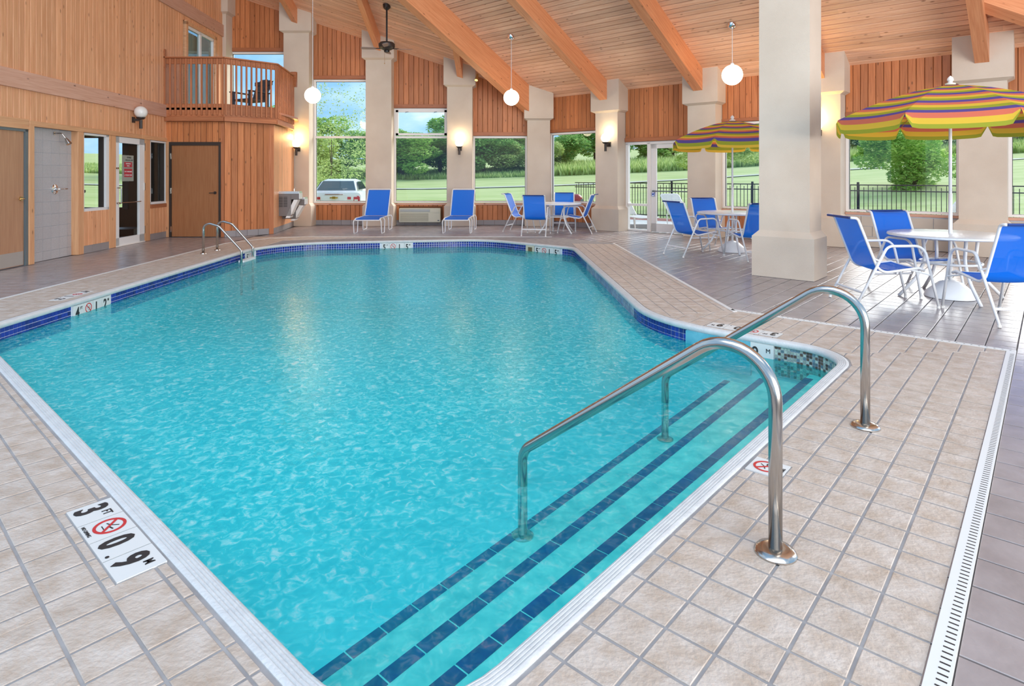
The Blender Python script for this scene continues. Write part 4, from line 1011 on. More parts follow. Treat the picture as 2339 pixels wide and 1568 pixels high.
for v, lb in ((8.62, 'roof beam landing on the column beside the glazed exit door'), (6.06, 'roof beam landing on the column left of the third hanging globe'), (3.50, 'roof beam hidden behind the free-standing pillar')): beam(UV(13.40, v), UV(5.3, v), .22, .50, lb)
beam(UV(13.40, .89), UV(8.5, .89), .20, .50, 'short roof beam landing on the column behind the right umbrella')
for x, y0, lb in ((-6.1, 9.85, 'leftmost small roof beam above the balcony end column'), (-3.77, 12.5, 'small roof beam ending beside the ceiling fan'), (-1.46, 15.1, 'shortest roof beam above the column behind the right lounger')): beam(Vector((x, 17.2, 0)), Vector((x, y0, 0)), .16, .43, lb)
beam(Vector((7.35, 9.75, 0)), Vector((11.5, 9.75, 0)), .2, .25, 'roof beam crossing the top right corner of the ceiling')
# small spotlight on beam at the corner column
t = thing('spotlight', 'small brass spotlight under the largest beam near the corner', 'lamp', (-.95, 16.9, 4.1)); bm = BM(); tube(bm, [(-.96, 16.95, 4.25), (-.97, 16.9, 4.14)], .03, 10); tube(bm, [(-.97, 16.9, 4.14), (-.99, 16.84, 4.06)], .045, 12); obj('spot_head', bm, M['brass'], t)

# ---------------------------------------------------------------- lamps
def pendant(x, y, z, r, label):
    t = thing('pendant_globe', label, 'lamp', (x, y, z), 'hanging globe lamps'); zc = ceilz(x, y)
    bm = BM(); sphere(bm, (x, y, z), r); obj('globe', bm, M['globe'], t, smooth=2)
    bm = BM(); tube(bm, [(x, y, z+r), (x, y, zc-.02)], .006, 6); obj('cord', bm, M['white'], t)
    bm = BM(); lathe(bm, [(.03, zc-.10), (.085, zc-.06), (.10, zc-.02), (.10, zc+.02)], (x, y, 0)); obj('ceiling_rose', bm, M['chrome'], t, smooth=True)
    bm = BM(); lathe(bm, [(.03, z+r-.01), (.035, z+r+.02), (.02, z+r+.04)], (x, y, 0), 12); obj('globe_fitter', bm, M['white'], t)
    pl = bpy.data.lights.new('globe_light', 'POINT'); pl.energy = 26; pl.color = (1, .82, .58); pl.shadow_soft_size = r; po = bpy.data.objects.new('globe_light', pl); C.objects.link(po); po.location = (x, y, z-r-.03); po.parent = t; po.matrix_parent_inverse = WM[t.name].inverted()
pendant(-4.88, 14.9, 3.38, .195, 'lit opal globe pendant hanging in front of the left window')
pendant(-.016, 15.07, 3.35, .195, 'lit opal globe pendant in front of the largest beam')
pendant(4.43, 12.24, 3.44, .205, 'lit opal globe pendant beside the free-standing pillar')
def sconce(c, a, n_, r, label, lit=True, side=0, warm=False, sunit=1):
    fr = Fr(c, a, n_); t = thing('wall_sconce', label, 'lamp', c, 'globe wall sconces')
    bm = BM(); fr.box(bm, side-.055, side+.055, 0, .03, -.20, -.08); obj('back_plate', bm, M['bronze'], t)
    bm = BM(); fr.box(bm, side-.025 if side else -.025, side+.025, .02, .17, -.165, -.115); tube(bm, [fr.p(side, .17, -.14), fr.p(side, .17, -.32)], .032, 12); lathe(bm, [(.05, -.13), (.085, -.10), (.085, -.085)], fr.p(side, .17, 0)); obj('arm', bm, M['bronze'], t)
    bm = BM(); sphere(bm, fr.p(side, .17, .02), r); obj('globe', bm, (M['globe_warm'] if warm else M['globe']) if lit else M['globe_off'], t, smooth=2)
    if lit:
        pl = bpy.data.lights.new('sconce_light', 'POINT'); pl.energy = 22 if warm else 9; pl.color = (1, .68, .22) if warm else (1, .82, .52); pl.shadow_soft_size = r; po = bpy.data.objects.new('sconce_light', pl); C.objects.link(po); po.location = fr.p(side, .17, .02+r*1.1+.03); po.parent = t; po.matrix_parent_inverse = WM[t.name].inverted()
sconce(Vector((-6.02, 17.15, 2.30)), (1, 0, 0), (0, -1, 0), .115, 'brightly glowing yellow globe sconce on the column by the water fountain', warm=True)
sconce(Vector((-1.47, 17.15, 2.32)), (1, 0, 0), (0, -1, 0), .115, 'lit globe sconce on the column behind the right lounger')
sconce(UV(13.37, 8.50, 2.36), Vv, -Uv, .115, 'lit globe sconce on the column beside the glazed exit door')
sconce(UV(13.37, 3.52, 2.42), Vv, -Uv, .115, 'glowing sconce mostly hidden behind the free-standing pillar', warm=True)
sconce(FL.p(fl(12.60), .0, 2.71), FL.a, FL.n, .125, 'unlit opal globe sconce on the left wood wall', lit=False)
# ceiling fan
fx, fy = -3.19, 15.5; zc = ceilz(fx, fy); t = thing('ceiling_fan', 'dark ceiling fan on a long rod in front of the second column', 'fan', (fx, fy, 4.7))
bm = BM(); tube(bm, [(fx, fy, zc-.03), (fx, fy, 4.78)], .022, 10); obj('down_rod', bm, M['black'], t)
bm = BM(); lathe(bm, [(.04, zc-.12), (.09, zc-.07), (.10, zc+.02)], (fx, fy, 0)); obj('canopy', bm, M['bronze'], t, smooth=True)
bm = BM(); lathe(bm, [(.05, 4.60), (.10, 4.62), (.19, 4.67), (.205, 4.70), (.205, 4.77), (.17, 4.81), (.04, 4.83)], (fx, fy, 0)); obj('motor_housing', bm, M['bronze'], t, smooth=True)
bm = BM(); lathe(bm, [(.03, 4.555), (.065, 4.565), (.07, 4.60)], (fx, fy, 0)); obj('switch_housing', bm, M['black'], t, smooth=True)
bm = BM(); tube(bm, [(fx-.05, fy-.03, 4.57), (fx-.05, fy-.03, 4.28)], .003, 5); sphere(bm, (fx-.05, fy-.03, 4.27), .014, 8, 6); obj('pull_chain', bm, M['brass'], t)
for k in range(4):
    a = math.radians(8+90*k); d = Vector((math.cos(a), math.sin(a), 0)); s = Vector((-d.y, d.x, 0)); bm = BM(); P = []
    for r_, w_ in ((.27, .04), (.34, .065), (.60, .075), (.64, .05)):
        P.append((Vector((fx, fy, 4.655))+d*r_, w_))
    up = [bm.verts.new(c+s*w_+Vector((0, 0, .012))) for c, w_ in P]+[bm.verts.new(c-s*w_-Vector((0, 0, .012))) for c, w_ in P[::-1]]
    f = bm.faces.new(up); r = bmesh.ops.extrude_face_region(bm, geom=[f]); bmesh.ops.translate(bm, verts=[v for v in r['geom'] if isinstance(v, bmesh.types.BMVert)], vec=(0, 0, -.008))
    bl = obj('blade', bm, mat('fan_blade', (.30, .20, .17), .5) if k == 0 else bpy.data.materials['fan_blade'], t)
    bm = BM(); tube(bm, [Vector((fx, fy, 4.655))+d*.15, Vector((fx, fy, 4.652))+d*.30], .012, 6); obj('blade_iron', bm, M['bronze'], bl)

# ---------------------------------------------------------------- hand rails
def railthing(u, vb, vl, label):
    t = thing('pool_handrail', label, 'handrail', UV(u, vb))
    P = fillet([UV(u, vb, .0), UV(u, vb, .926), UV(u, vl, .926-.739*(vl-vb)), UV(u, vl, -.42)], [0, .185, .11, 0], 14)
    bm = BM(); tube(bm, P, .0245, 20); obj('rail_tube', bm, M['steel'], t, smooth=2)
    bm = BM(); lathe(bm, [(.075, .002), (.075, .008), (.066, .018), (.045, .023), (.03, .024)], UV(u, vb), 32); obj('floor_flange', bm, M['steel'], t, smooth=True)
    bm = BM(); lathe(bm, [(.056, .0), (.056, .007), (.045, .013), (.028, .016)], UV(u, vl, -.42), 28); obj('step_flange', bm, M['steel'], t, smooth=True)
    return t
railthing(2.34, .765, 2.0, 'nearer stainless steel handrail arching from the deck down to the pool steps')
railthing(3.85, .775, 1.995, 'farther stainless steel handrail arching over the pool steps')
# ladder
t = thing('pool_ladder', 'stainless steel pool ladder hooked over the left pool edge', 'ladder', (-5.2, 11.25, 0))
for y in (10.99, 11.51):
    x0 = -5.575; xw = XL+SK*y+.12
    P = fillet([(x0, y, 0), (x0+.0, y, .58), (x0+.28, y, .50), (xw, y, .06), (xw, y, -.75)], [0, .12, .13, .07, 0], 8)
    bm = BM(); tube(bm, P, .0225, 14); obj('ladder_rail', bm, M['steel'], t, smooth=2)
    bm = BM(); lathe(bm, [(.055, 0), (.05, .015), (.03, .02)], (x0, y, 0), 20); obj('flange', bm, M['steel'], t)
for z in (-.14, -.42): bm = BM(); box(bm, (XL+SK*11.2+.07, 11.0, z-.02), (XL+SK*11.2+.17, 11.5, z+.015)); obj('tread', bm, M['white'], t)
# ---------------------------------------------------------------- chairs
def sheet(bm, path, hw, th=.004, cols=4, sag=.0):
    rows = []
    for p in path:
        rows.append([bm.verts.new((p[0], -hw+2*hw*j/cols, p[1]-sag*(1-((2*j/cols)-1)**2))) for j in range(cols+1)])
    for i in range(len(rows)-1):
        for j in range(cols): bm.faces.new((rows[i][j], rows[i+1][j], rows[i+1][j+1], rows[i][j+1]))
def make_chair():
    t = thing('sling_chair'); W2 = .245
    side = fillet([(-.50, .955), (-.40, .93), (-.175, .385), (-.02, .35), (.27, .435), (.31, .40)], [0, .05, .10, .18, .03, 0], 6) if False else None
    P3 = fillet([Vector((-.475, 0, .955)), Vector((-.40, 0, .95)), Vector((-.17, 0, .36)), Vector((.24, 0, .42)), Vector((.30, 0, .395))], [0, .05, .13, .04, 0], 7)
    bm = BM(); sheet(bm, [(p.x, p.z) for p in P3], W2, sag=.012, cols=6); s = obj('sling', bm, M['sling'], t, smooth=2)
    for sgn in (-1, 1):
        bm = BM(); tube(bm, [(p.x, sgn*(W2+.012), p.z) for p in P3], .0145, 8); obj('side_rail', bm, M['white_metal'], t, smooth=2)
        bm = BM(); tube(bm, fillet([(-.43, sgn*.285, .012), (-.10, sgn*.285, .655), (.28, sgn*.285, .66), (.43, sgn*.285, .012)], [0, .09, .13, 0], 7), .0145, 8, flat=.95); obj('arm_frame', bm, M['white_metal'], t, smooth=2)
        bm = BM(); tube(bm, [(.15, sgn*.25, .40), (.36, sgn*.285, .345)], .010, 6); obj('bracket', bm, M['white_metal'], t); bm = BM(); tube(bm, [(-.235, sgn*.26, .52), (-.19, sgn*.285, .50)], .010, 6); obj('bracket', bm, M['white_metal'], t)
        for x in (-.43, .43): bm = BM(); tube(bm, [(x, sgn*.285, 0), (x*.99, sgn*.285, .022)], .017, 8); obj('foot_cap', bm, M['globe_off'], t)
    for a, b in (((-.355, -.285, .155), (-.355, .285, .155)), ((.02, -.25, .365), (.02, .25, .365))): bm = BM(); tube(bm, [a, b], .013, 8, flat=.7); obj('crossbar', bm, M['white_metal'], t)
    bm = BM(); tube(bm, [(P3[0].x, -W2, P3[0].z), (P3[0].x, W2, P3[0].z)], .013, 8); obj('top_bar', bm, mat('dark_blue_binding', (.01, .04, .2), .5), t)
    bm = BM(); tube(bm, [(P3[-1].x, -W2, P3[-1].z), (P3[-1].x, W2, P3[-1].z)], .012, 8); obj('front_bar', bm, M['white_metal'], t)
    return t
chairs = [(.27, 15.50, -19, 'blue sling chair at the far table, left side, in front of the third window'), (.58, 14.58, 79, 'blue sling chair at the far table with its back to the pool'), (1.36, 15.85, -95, 'blue sling chair behind the far table with its back to the window'), (1.62, 15.14, 161, 'blue sling chair at the far table, right side, turned to face left'),
          (3.24, 10.87, 21, 'blue sling chair left of the middle umbrella table, nearest the pool'), (3.94, 11.95, -80, 'blue sling chair behind the middle umbrella table beside the column'), (4.08, 10.36, 96, 'blue sling chair half hidden by the free-standing pillar'),
          (4.11, 6.76, -2, 'blue sling chair in profile left of the right umbrella table, beside the pillar'), (4.90, 7.42, -82, 'blue sling chair behind the right umbrella table below the window'), (4.83, 6.03, 85, 'blue sling chair cut by the right edge, its back to the viewer')]
ch0 = make_chair()
for i, (x, y, a, lb) in enumerate(chairs):
    o = ch0 if i == 0 else copytree(ch0)
    place(o, x, y, math.radians(a)); tag(o, lb, 'chair', 'blue sling chairs')
# tables
def make_table():
    t = thing('patio_table'); bm = BM()
    lathe(bm, [(.03, .735), (.61, .735), (.63, .728), (.635, .71), (.62, .70), (.60, .712), (.03, .715)], n=48); obj('table_top', bm, mat('table_top_white', (.80, .79, .78), .22, bump=.5, bscale=30), t, smooth=True)
    for k in range(4):
        a = math.radians(28+90*k); d = Vector((math.cos(a), math.sin(a), 0))
        bm = BM(); tube(bm, fillet([d*.30+Vector((0, 0, .71)), d*.27+Vector((0, 0, .42)), d*.38+Vector((0, 0, .20)), d*.56+Vector((0, 0, .0))], [0, .3, .3, 0], 6), .019, 10); obj('leg', bm, M['white_metal'], t, smooth=2)
    bm = BM(); R = .30; tube(bm, [(R*math.cos(2*math.pi*k/28), R*math.sin(2*math.pi*k/28), .40) for k in range(28)], .014, 8, closed=True); obj('leg_ring', bm, M['white_metal'], t, smooth=2)
    return t
tb0 = make_table(); tabs = [(1.10, 15.2, 'round white table at the far end with no umbrella'), (4.11, 11.35, 'round white table under the middle umbrella'), (5.10, 7.08, 'round white table under the large right umbrella')]
for i, (x, y, lb) in enumerate(tabs):
    o = tb0 if i == 0 else copytree(tb0); place(o, x, y, math.radians(-35 if i else 10)); tag(o, lb, 'table', 'round white patio tables')
def umbrella(x, y, ztop, R, zr, th0, order, n_b, label, rep):
    t = thing('patio_umbrella', label, 'umbrella', (x, y, 0), 'striped patio umbrellas')
    bm = BM(); lathe(bm, [(.20, .0), (.26, .0), (.245, .05), (.17, .12), (.11, .17), (.06, .19), (.025, .20)], (x, y, 0), 32); obj('weighted_base', bm, M['white_metal'], t, smooth=True)
    bm = BM(); tube(bm, [(x, y, .1), (x, y, 1.2)], .021, 12); obj('pole', bm, M['white_metal'], t, smooth=2); bm = BM(); tube(bm, [(x, y, 1.2), (x, y, ztop)], .017, 12); obj('upper_pole', bm, M['white_metal'], t, smooth=2)
    bm = BM(); lathe(bm, [(.012, ztop-.0), (.05, ztop+.005), (.055, ztop+.02), (.02, ztop+.035), (.035, ztop+.06), (.028, ztop+.085), (.004, ztop+.11)], (x, y, 0), 14); obj('finial', bm, M['globe_off'], t, smooth=True)
    ms = [M[k] for k in order]; nb = n_b
    for k in range(8):
        a0 = math.radians(th0+45*k); a1 = a0+math.pi/4; bm = BM(); rows = []
        cols = 6
        for i in range(nb+1):
            f = i/nb; rr = R*f; zz = ztop-(ztop-zr)*(f**1.55)
            p0_ = Vector((x+rr*math.cos(a0), y+rr*math.sin(a0), zz)); p1_ = Vector((x+rr*math.cos(a1), y+rr*math.sin(a1), zz)); row = []
            for j in range(cols+1):
                q = j/cols; p = p0_.lerp(p1_, q); p.z -= .045*f*4*q*(1-q)*.5; row.append(bm.verts.new(p))
            rows.append(row)
        for i in range(nb):
            for j in range(cols):
                if i == 0 and False: continue
                bm.faces.new((rows[i][j], rows[i+1][j], rows[i+1][j+1], rows[i][j+1])).material_index = (i-nb+1+len(order)*50) % len(order)
        bmesh.ops.remove_doubles(bm, verts=bm.verts, dist=.001)
        obj('canopy_panel', bm, ms, t, smooth=2)
        # valance flap with rounded lower corners
        bm = BM(); va = Vector((x+R*math.cos(a0), y+R*math.sin(a0), zr)); vb = Vector((x+R*math.cos(a1), y+R*math.sin(a1), zr)); o_ = Vector((math.cos((a0+a1)/2), math.sin((a0+a1)/2), 0)); cols = 16; G = []
        for j in range(cols+1):
            q = j/cols; p = va.lerp(vb, q); p.z -= .045*4*q*(1-q)*.5; e = min(q, 1-q)*2
            Hh = .165*(1-(1-min(1, e/.22))**3*.75) if e < .22 else .165
            G.append([bm.verts.new(p+o_*.02*s-Vector((0, 0, Hh*s))) for s in (0, .34, .72, 1)])
        for j in range(cols):
            for s in range(3): bm.faces.new((G[j][s], G[j+1][s], G[j+1][s+1], G[j][s+1])).material_index = (s+rep) % len(order)
        vl_ = obj('valance', bm, ms, t, smooth=2)
        bm = BM(); rib = [Vector((x+R*f*math.cos(a0), y+R*f*math.sin(a0), ztop-(ztop-zr)*(f**1.55)-.012)) for f in (0.03, .25, .5, .75, 1.0)]; tube(bm, rib, .005, 6); obj('rib', bm, M['steel'], t)
        bm = BM(); tube(bm, [Vector((x, y, zr+.02)), rib[2]], .004, 6); obj('strut', bm, M['steel'], t)
umbrella(5.10, 7.08, 2.46, 1.22, 2.07, -144, ['green', 'yellow', 'coral', 'purple'][::-1], 19, 'large striped umbrella over the right table, cut by the right edge', 1)
umbrella(4.11, 11.35, 2.43, 1.12, 2.07, -125, ['coral', 'purple', 'green', 'yellow'], 18, 'smaller striped umbrella over the middle table, partly behind the pillar', 1)
# loungers
def make_lounger():
    t = thing('chaise_lounge'); hw = .30
    # local: foot end at x=+.85 (towards the pool), head at x=-.85
    bm = BM(); sheet(bm, [(.88, .33), (.84, .36), (.3, .365), (-.28, .36)], hw, cols=4); obj('seat_sling', bm, M['sling'], t, smooth=2)
    bm = BM(); sheet(bm, [(-.28, .37), (-.45, .58), (-.72, 1.00), (-.74, 1.03)], hw-.015, cols=4); obj('back_sling', bm, M['sling'], t, smooth=2)
    bm = BM(); tube(bm, fillet([(-.30, -hw, .365), (.80, -hw, .37), (.90, -hw, .33), (.90, hw, .33), (.80, hw, .37), (-.30, hw, .365)], [0, .04, .03, .03, .04, 0], 4), .014, 8); obj('seat_frame', bm, M['white_metal'], t, smooth=2)
    bm = BM(); tube(bm, fillet([(-.28, -hw, .37), (-.76, -hw, 1.05), (-.76, hw, 1.05), (-.28, hw, .37)], [0, .04, .04, 0], 4), .014, 8); obj('back_frame', bm, M['white_metal'], t, smooth=2)
    for s in (-1, 1):
        for xa, xb in ((.42, .84), (-.72, -.22)):
            bm = BM(); y = s*(hw+.035); tube(bm, fillet([(xa, y-s*.03, .36), (xa-.05, y, .30), (xa+.02, y, .0), (xb-.02, y, .0), (xb+.05, y, .30), (xb, y-s*.03, .36)], [0, .06, .03, .03, .06, 0], 4), .013, 8); obj('leg_loop', bm, M['white_metal'], t, smooth=2)
        bm = BM(); tube(bm, [(-.46, s*hw, .62), (-.60, s*(hw-.02), .36)], .009, 6); tube(bm, [(-.72, s*(hw-.01), .35), (-.25, s*(hw-.01), .36)], .012, 8); obj('back_support', bm, M['white_metal'], t)
    return t
l0 = make_lounger(); place(l0, -3.55, 15.68, math.radians(-88)); tag(l0, 'blue sling lounger with raised back, the left of the pair by the windows', 'lounger', 'blue sling loungers')
l1 = copytree(l0); place(l1, -1.33, 15.70, math.radians(-92)); tag(l1, 'blue sling lounger with raised back, right of the wall air conditioner', 'lounger', 'blue sling loungers')
# wall air conditioner
t = thing('air_conditioner', 'cream through-wall air conditioner below the middle window', 'air conditioner', (-2.6, 17.5, .1)); fa = Fr((-3.22, 17.5, .09), (1, 0, 0), (0, -1, 0))
fbox(fa, (0, 1.18, -.1, .18, 0, .40), t, M['cream'], 'casing', .012)
bm = BM()
for i in range(9): fa.box(bm, .04, .84, .18, .19, .035+i*.026, .05+i*.026)
obj('louvre', bm, mat('louvre_tan', (.42, .38, .28), .5), t); bm = BM(); fa.box(bm, .04, .88, .175, .20, .30, .375); obj('outlet', bm, mat('outlet_grey', (.40, .42, .40), .5), t); fbox(fa, (.92, 1.14, .18, .19, .27, .37), t, M['cream'], 'control_door', .003); fbox(fa, (1.10, 1.15, .18, .187, .04, .065), t, M['slate'], 'badge')
# drinking fountain
t = thing('drinking_fountain', 'grey two-level drinking fountain hanging on the wood pod wall', 'drinking fountain', F3.p(.9, 0, .6))
def df(a0, a1, n1, ztop, zb, sk):
    bm = BM(); F3.box(bm, a0, a1, 0, n1*.62, zb, ztop-.06); F3.box(bm, a0, a1, n1*.6, n1, ztop-.2, ztop-.06); obj('cabinet', bm, M['cooler'], t)
    b = fbox(F3, (a0-.01, a1+.01, .0, n1+.01, ztop-.06, ztop), t, M['white_metal'] if False else mat('basin_steel', (.62, .6, .58), .25, .7), 'basin', .01)
    bm = BM(); F3.box(bm, a0+.01, a1-.01, n1-.0, n1+.02, ztop-.19, ztop-.05); obj('push_bar', bm, M['white'], t)
    bm = BM(); c = F3.p((a0+a1)/2, n1*.7, ztop); tube(bm, fillet([c, c+Vector((0, 0, .07)), c+Vector((.03, 0, .09))], .02), .007, 6); obj('spout', bm, M['chrome'], b)
    bm = BM(); P = [F3.p(a, n_, z) for a, n_, z in ((a0, n1*.95, ztop-.21), (a1, n1*.95, ztop-.21), (a1, n1*.55, zb-.05), (a0, n1*.55, zb-.05))]; Q = [p-F3.n*.10 for p in P]
    a = [bm.verts.new(p) for p in P]; b2 = [bm.verts.new(p) for p in Q]; bm.faces.new(a); bm.faces.new(b2[::-1])
    for i in range(4): bm.faces.new((a[i], a[(i+1) % 4], b2[(i+1) % 4], b2[i]))
    obj('front_apron', bm, M['frame'], t)
df(.50, .86, .50, 1.02, .40, 0); df(.90, 1.28, .56, .86, .30, 0)
bm = BM()
for i in range(12):
    for q in ((.02, .11), (.13, .22)): F3.box(bm, .494, .50, q[0], q[1], .63+i*.022, .64+i*.022)
obj('vent_grille', bm, M['bronze'], t)
# shower head and valve
t = thing('wall_shower', 'chrome shower head on a bent arm above the grey tiled niche', 'shower head', FL.p(fl(10.36), -.09, 2.13)); c = lambda a, n_, z: FL.p(fl(a), n_, z)
bm = BM(); tube(bm, [c(10.36, -.09, 2.13), c(10.36, -.075, 2.13)], .03, 16); tube(bm, fillet([c(10.36, -.08, 2.13), c(10.36, .04, 2.13), c(10.36, .10, 2.05)], .04), .011, 8); obj('shower_arm', bm, M['steel'], t, smooth=True)
bm = BM(); tube(bm, [c(10.36, .10, 2.05), c(10.36, .13, 2.0), c(10.36, .16, 1.95)], [.018, .035, .045], 14); obj('spray_head', bm, M['steel'], t, smooth=True)
t = thing('shower_valve', 'round chrome shower valve with a lever on the grey tiles', 'shower valve', c(10.37, -.09, 1.18))
bm = BM(); tube(bm, [c(10.37, -.09, 1.18), c(10.37, -.075, 1.18), c(10.37, -.065, 1.18)], [.085, .083, .06], 28); tube(bm, [c(10.37, -.07, 1.18), c(10.37, -.02, 1.18)], .028, 14); obj('escutcheon', bm, M['chrome'], t, smooth=True)
bm = BM(); tube(bm, [c(10.37, -.03, 1.18), c(10.46, .0, 1.18), c(10.54, .02, 1.185)], [.014, .012, .009], 8); obj('lever', bm, M['chrome'], t, smooth=2)

# ---------------------------------------------------------------- outside
def gz(x, y):
    r = math.hypot(x, y); s = .05+.035*max(0, min(1, (x/max(y, 1)+.15)/.6)); return -.16+max(0, r-24)*s*(1-math.exp(-(max(0, r-24))/8))
gr = BM(); nx, ny = 70, 60; G = []
for j in range(ny):
    y = 9+(j/(ny-1))**1.5*110; row = []
    for i in range(nx):
        x = (-1.1+2.3*i/(nx-1))*(y+14); row.append(gr.verts.new((x, y, gz(x, y))))
    G.append(row)
for j in range(ny-1):
    for i in range(nx-1):
        c = (G[j][i].co+G[j+1][i+1].co)/2
        if c.y < 17.6 and -13.5 < c.x < 7 and c.dot(Uv) < 13.2: continue
        gr.faces.new((G[j][i], G[j][i+1], G[j+1][i+1], G[j+1][i]))
lo = obj('lawn', gr, M['grass'], smooth=2); tag(lo, 'mown sunlit lawn rising gently behind the building', 'lawn', kind='stuff')
# patio slab, mulch bed
fp = Fr(Uv*13.9, Vv, Uv)
tag(fbox(fp, (-4, 11.3, 0, 4.2, -.14, -.06), None, M['conc'], 'patio_slab'), kind='structure')
tag(fbox(fp, (-4, 11.3, 4.2, 5.6, -.15, -.075), None, M['mulch'], 'mulch_bed'), 'red bark mulch bed along the black fence', 'mulch', kind='stuff')
# fence
fe = thing('metal_fence', 'black metal picket fence around the patio outside the windows', 'fence', UV(19.0, 6, -.1)); ff = Fr(Uv*19.0+Vector((0, 0, -.1)), Vv, -Uv)
for z in (.16, 1.10, 1.26): fbox(ff, (-2.6, 13.6, -.015, .015, z-.015, z+.015), fe, M['black'], 'fence_rail')
bm = BM(); ff.box(bm, 0, .016, -.008, .008, .08, 1.26); mt = obj('picket', bm, M['black'], fe)
bm = BM(); ff.box(bm, .11, .126, -.008, .008, .08, 1.20); ms_ = obj('picket', bm, M['black'], fe)
k = 0
for i in range(-12, 62):
    for base, o0 in ((mt, 0), (ms_, 0)):
        o = base.copy(); C.objects.link(o); o.matrix_basis = Matrix.Translation(Vv*(i*.22+(.001))) @ base.matrix_basis
for v in (-1.1, 1.36, 4.0, 6.9, 9.6, 12.2): fbox(ff, (v-.03, v+.03, -.03, .03, 0, 1.34), fe, M['black'], 'fence_post', .006)
# white patio furniture outside
def make_pl():
    t = thing('patio_lounger'); bm = BM()
    tube(bm, fillet([(-.3, -.30, .36), (.85, -.30, .36), (.85, .30, .36), (-.3, .30, .36)], .05), .018, 8); tube(bm, fillet([(-.3, -.30, .36), (-.85, -.30, .92), (-.85, .30, .92), (-.3, .30, .36)], .08), .018, 8); obj('frame', bm, M['white'], t)
    for i in range(12): bm = BM(); q = (i+.6)/12.6; x0, z0 = -.3-.55*q, .36+.56*q; box(bm, (x0-.014, -.29, z0-.014), (x0+.008, .29, z0+.028)); obj('strap', bm, M['white'], t)
    for i in range(15): bm = BM(); x0 = -.24+i*.074; box(bm, (x0, -.29, .355), (x0+.05, .29, .363)); obj('strap', bm, M['white'], t)
    for s in (-1, 1):
        for x in (-.45, .6): bm = BM(); tube(bm, [(x, s*.30, .36), (x+.05, s*.31, 0)], .018, 8); obj('leg', bm, M['white'], t)
    return t
pl0 = make_pl()
for i, (x, y, a, lb) in enumerate(((9.15, 12.9, 200, 'white strap lounger outside the window behind the right umbrella pole'), (3.35, 16.9, -70, 'white strap lounger outside seen through the side light of the exit door'), (4.95, 17.5, -75, 'white strap lounger outside, cut by the right edge of the exit door'), (5.85, 14.9, 205, 'white strap lounger outside behind the middle umbrella pole'), (6.5, 14.4, 200, 'white strap lounger outside just left of the free-standing pillar'))):
    o = pl0 if i == 0 else copytree(pl0); place(o, x, y, math.radians(a), -.06); tag(o, lb, 'lounger', 'white patio loungers')
t = thing('barbecue_grill', 'red lidded barbecue grill outside behind the far table', 'grill', (2.12, 20.0, -.1)); bm = BM()
sphere(bm, (2.12, 20.0, .66), .20, 20, 12, .8); obj('lid', bm, M['grill_red'], t, smooth=2); bm = BM(); box(bm, (1.92, 19.85, .50), (2.32, 20.15, .66)); obj('fire_box', bm, M['grey_metal'], t, smooth=False)
for x in (1.96, 2.28):
    bm = BM(); tube(bm, [(x, 20, .5), (x, 20, -.14)], .02, 8); obj('leg', bm, M['grey_metal'], t)
# path
bm = BM(); P = []
for i in range(40):
    x = -30+i*2.2; y = 40+.10*x; P.append([bm.verts.new((x, y, gz(x, y)+.05)), bm.verts.new((x, y+.8, gz(x, y+.8)+.05))])
for i in range(39): bm.faces.new((P[i][0], P[i+1][0], P[i+1][1], P[i][1]))
tag(obj('garden_path', bm, M['path']), 'pale gravel path crossing the lawn', 'path')
# tall grass
bm = BM()
def tuft(x, y, h, w_=.05):
    z = gz(x, y)-.03; a = random.uniform(0, 6.28)
    for k in range(4):
        aa = a+k*1.6; dx, dy_ = math.cos(aa)*w_, math.sin(aa)*w_; lx, ly = math.cos(aa+.6)*h*.3, math.sin(aa+.6)*h*.3; hh = h*random.uniform(.6, 1.1)
        bm.faces.new((bm.verts.new((x-dx, y-dy_, z)), bm.verts.new((x+dx, y+dy_, z)), bm.verts.new((x+lx, y+ly, z+hh))))
for i in range(26000):
    x = random.uniform(-1, 1); y = random.uniform(50, 62)+0; x = x*.85*y
    tuft(x, y, random.uniform(.5, 1.0)*(1 if x > 2 else .55), .12)
tag(obj('tall_grass', bm, M['leaf3'], kind='stuff'), 'band of unmown tall grass in front of the trees', 'grass')
bm = BM()
for i in range(1500): tuft(random.uniform(-1.5, .6), random.uniform(19.2, 20.6), random.uniform(.35, .75), .012)
tag(obj('grass_clump', bm, M['leaf3'], kind='stuff'), 'tuft of long grass close below the third window', 'grass')
# trees
def crown(seed, n_l, blobs, lf=.22):
    rd = random.Random(seed); bm = BM()
    for _ in range(n_l):
        bx, by, bz, br = rd.choice(blobs)
        while True:
            d = Vector((rd.uniform(-1, 1), rd.uniform(-1, 1), rd.uniform(-1, 1)))
            if .05 < d.length < 1: break
        d = d.normalized()*(.55+.45*rd.random()**.5)*br; c = Vector((bx, by, bz))+Vector((d.x, d.y, d.z*.85))
        if c.z < .1: c.z = abs(c.z)*.5+.1
        u_ = Vector((rd.uniform(-1, 1), rd.uniform(-1, 1), rd.uniform(-.6, .6))).normalized(); w_ = u_.cross(Vector((rd.uniform(-1, 1), rd.uniform(-1, 1), 1))).normalized(); s = lf*rd.uniform(.6, 1.3)
        bm.faces.new([bm.verts.new(c+q) for q in (u_*s, w_*s*.5, -u_*s, -w_*s*.5)])
    return bm
def mkmesh(bm, m):
    me = bpy.data.meshes.new('crown'); bm.to_mesh(me); bm.free(); me.materials.append(m); return me
def blobs(seed, n_b, R, Hh, br):
    rd = random.Random(seed); return [(rd.uniform(-R, R), rd.uniform(-R, R), rd.uniform(Hh[0], Hh[1]), br*rd.uniform(.7, 1.2)) for _ in range(n_b)]
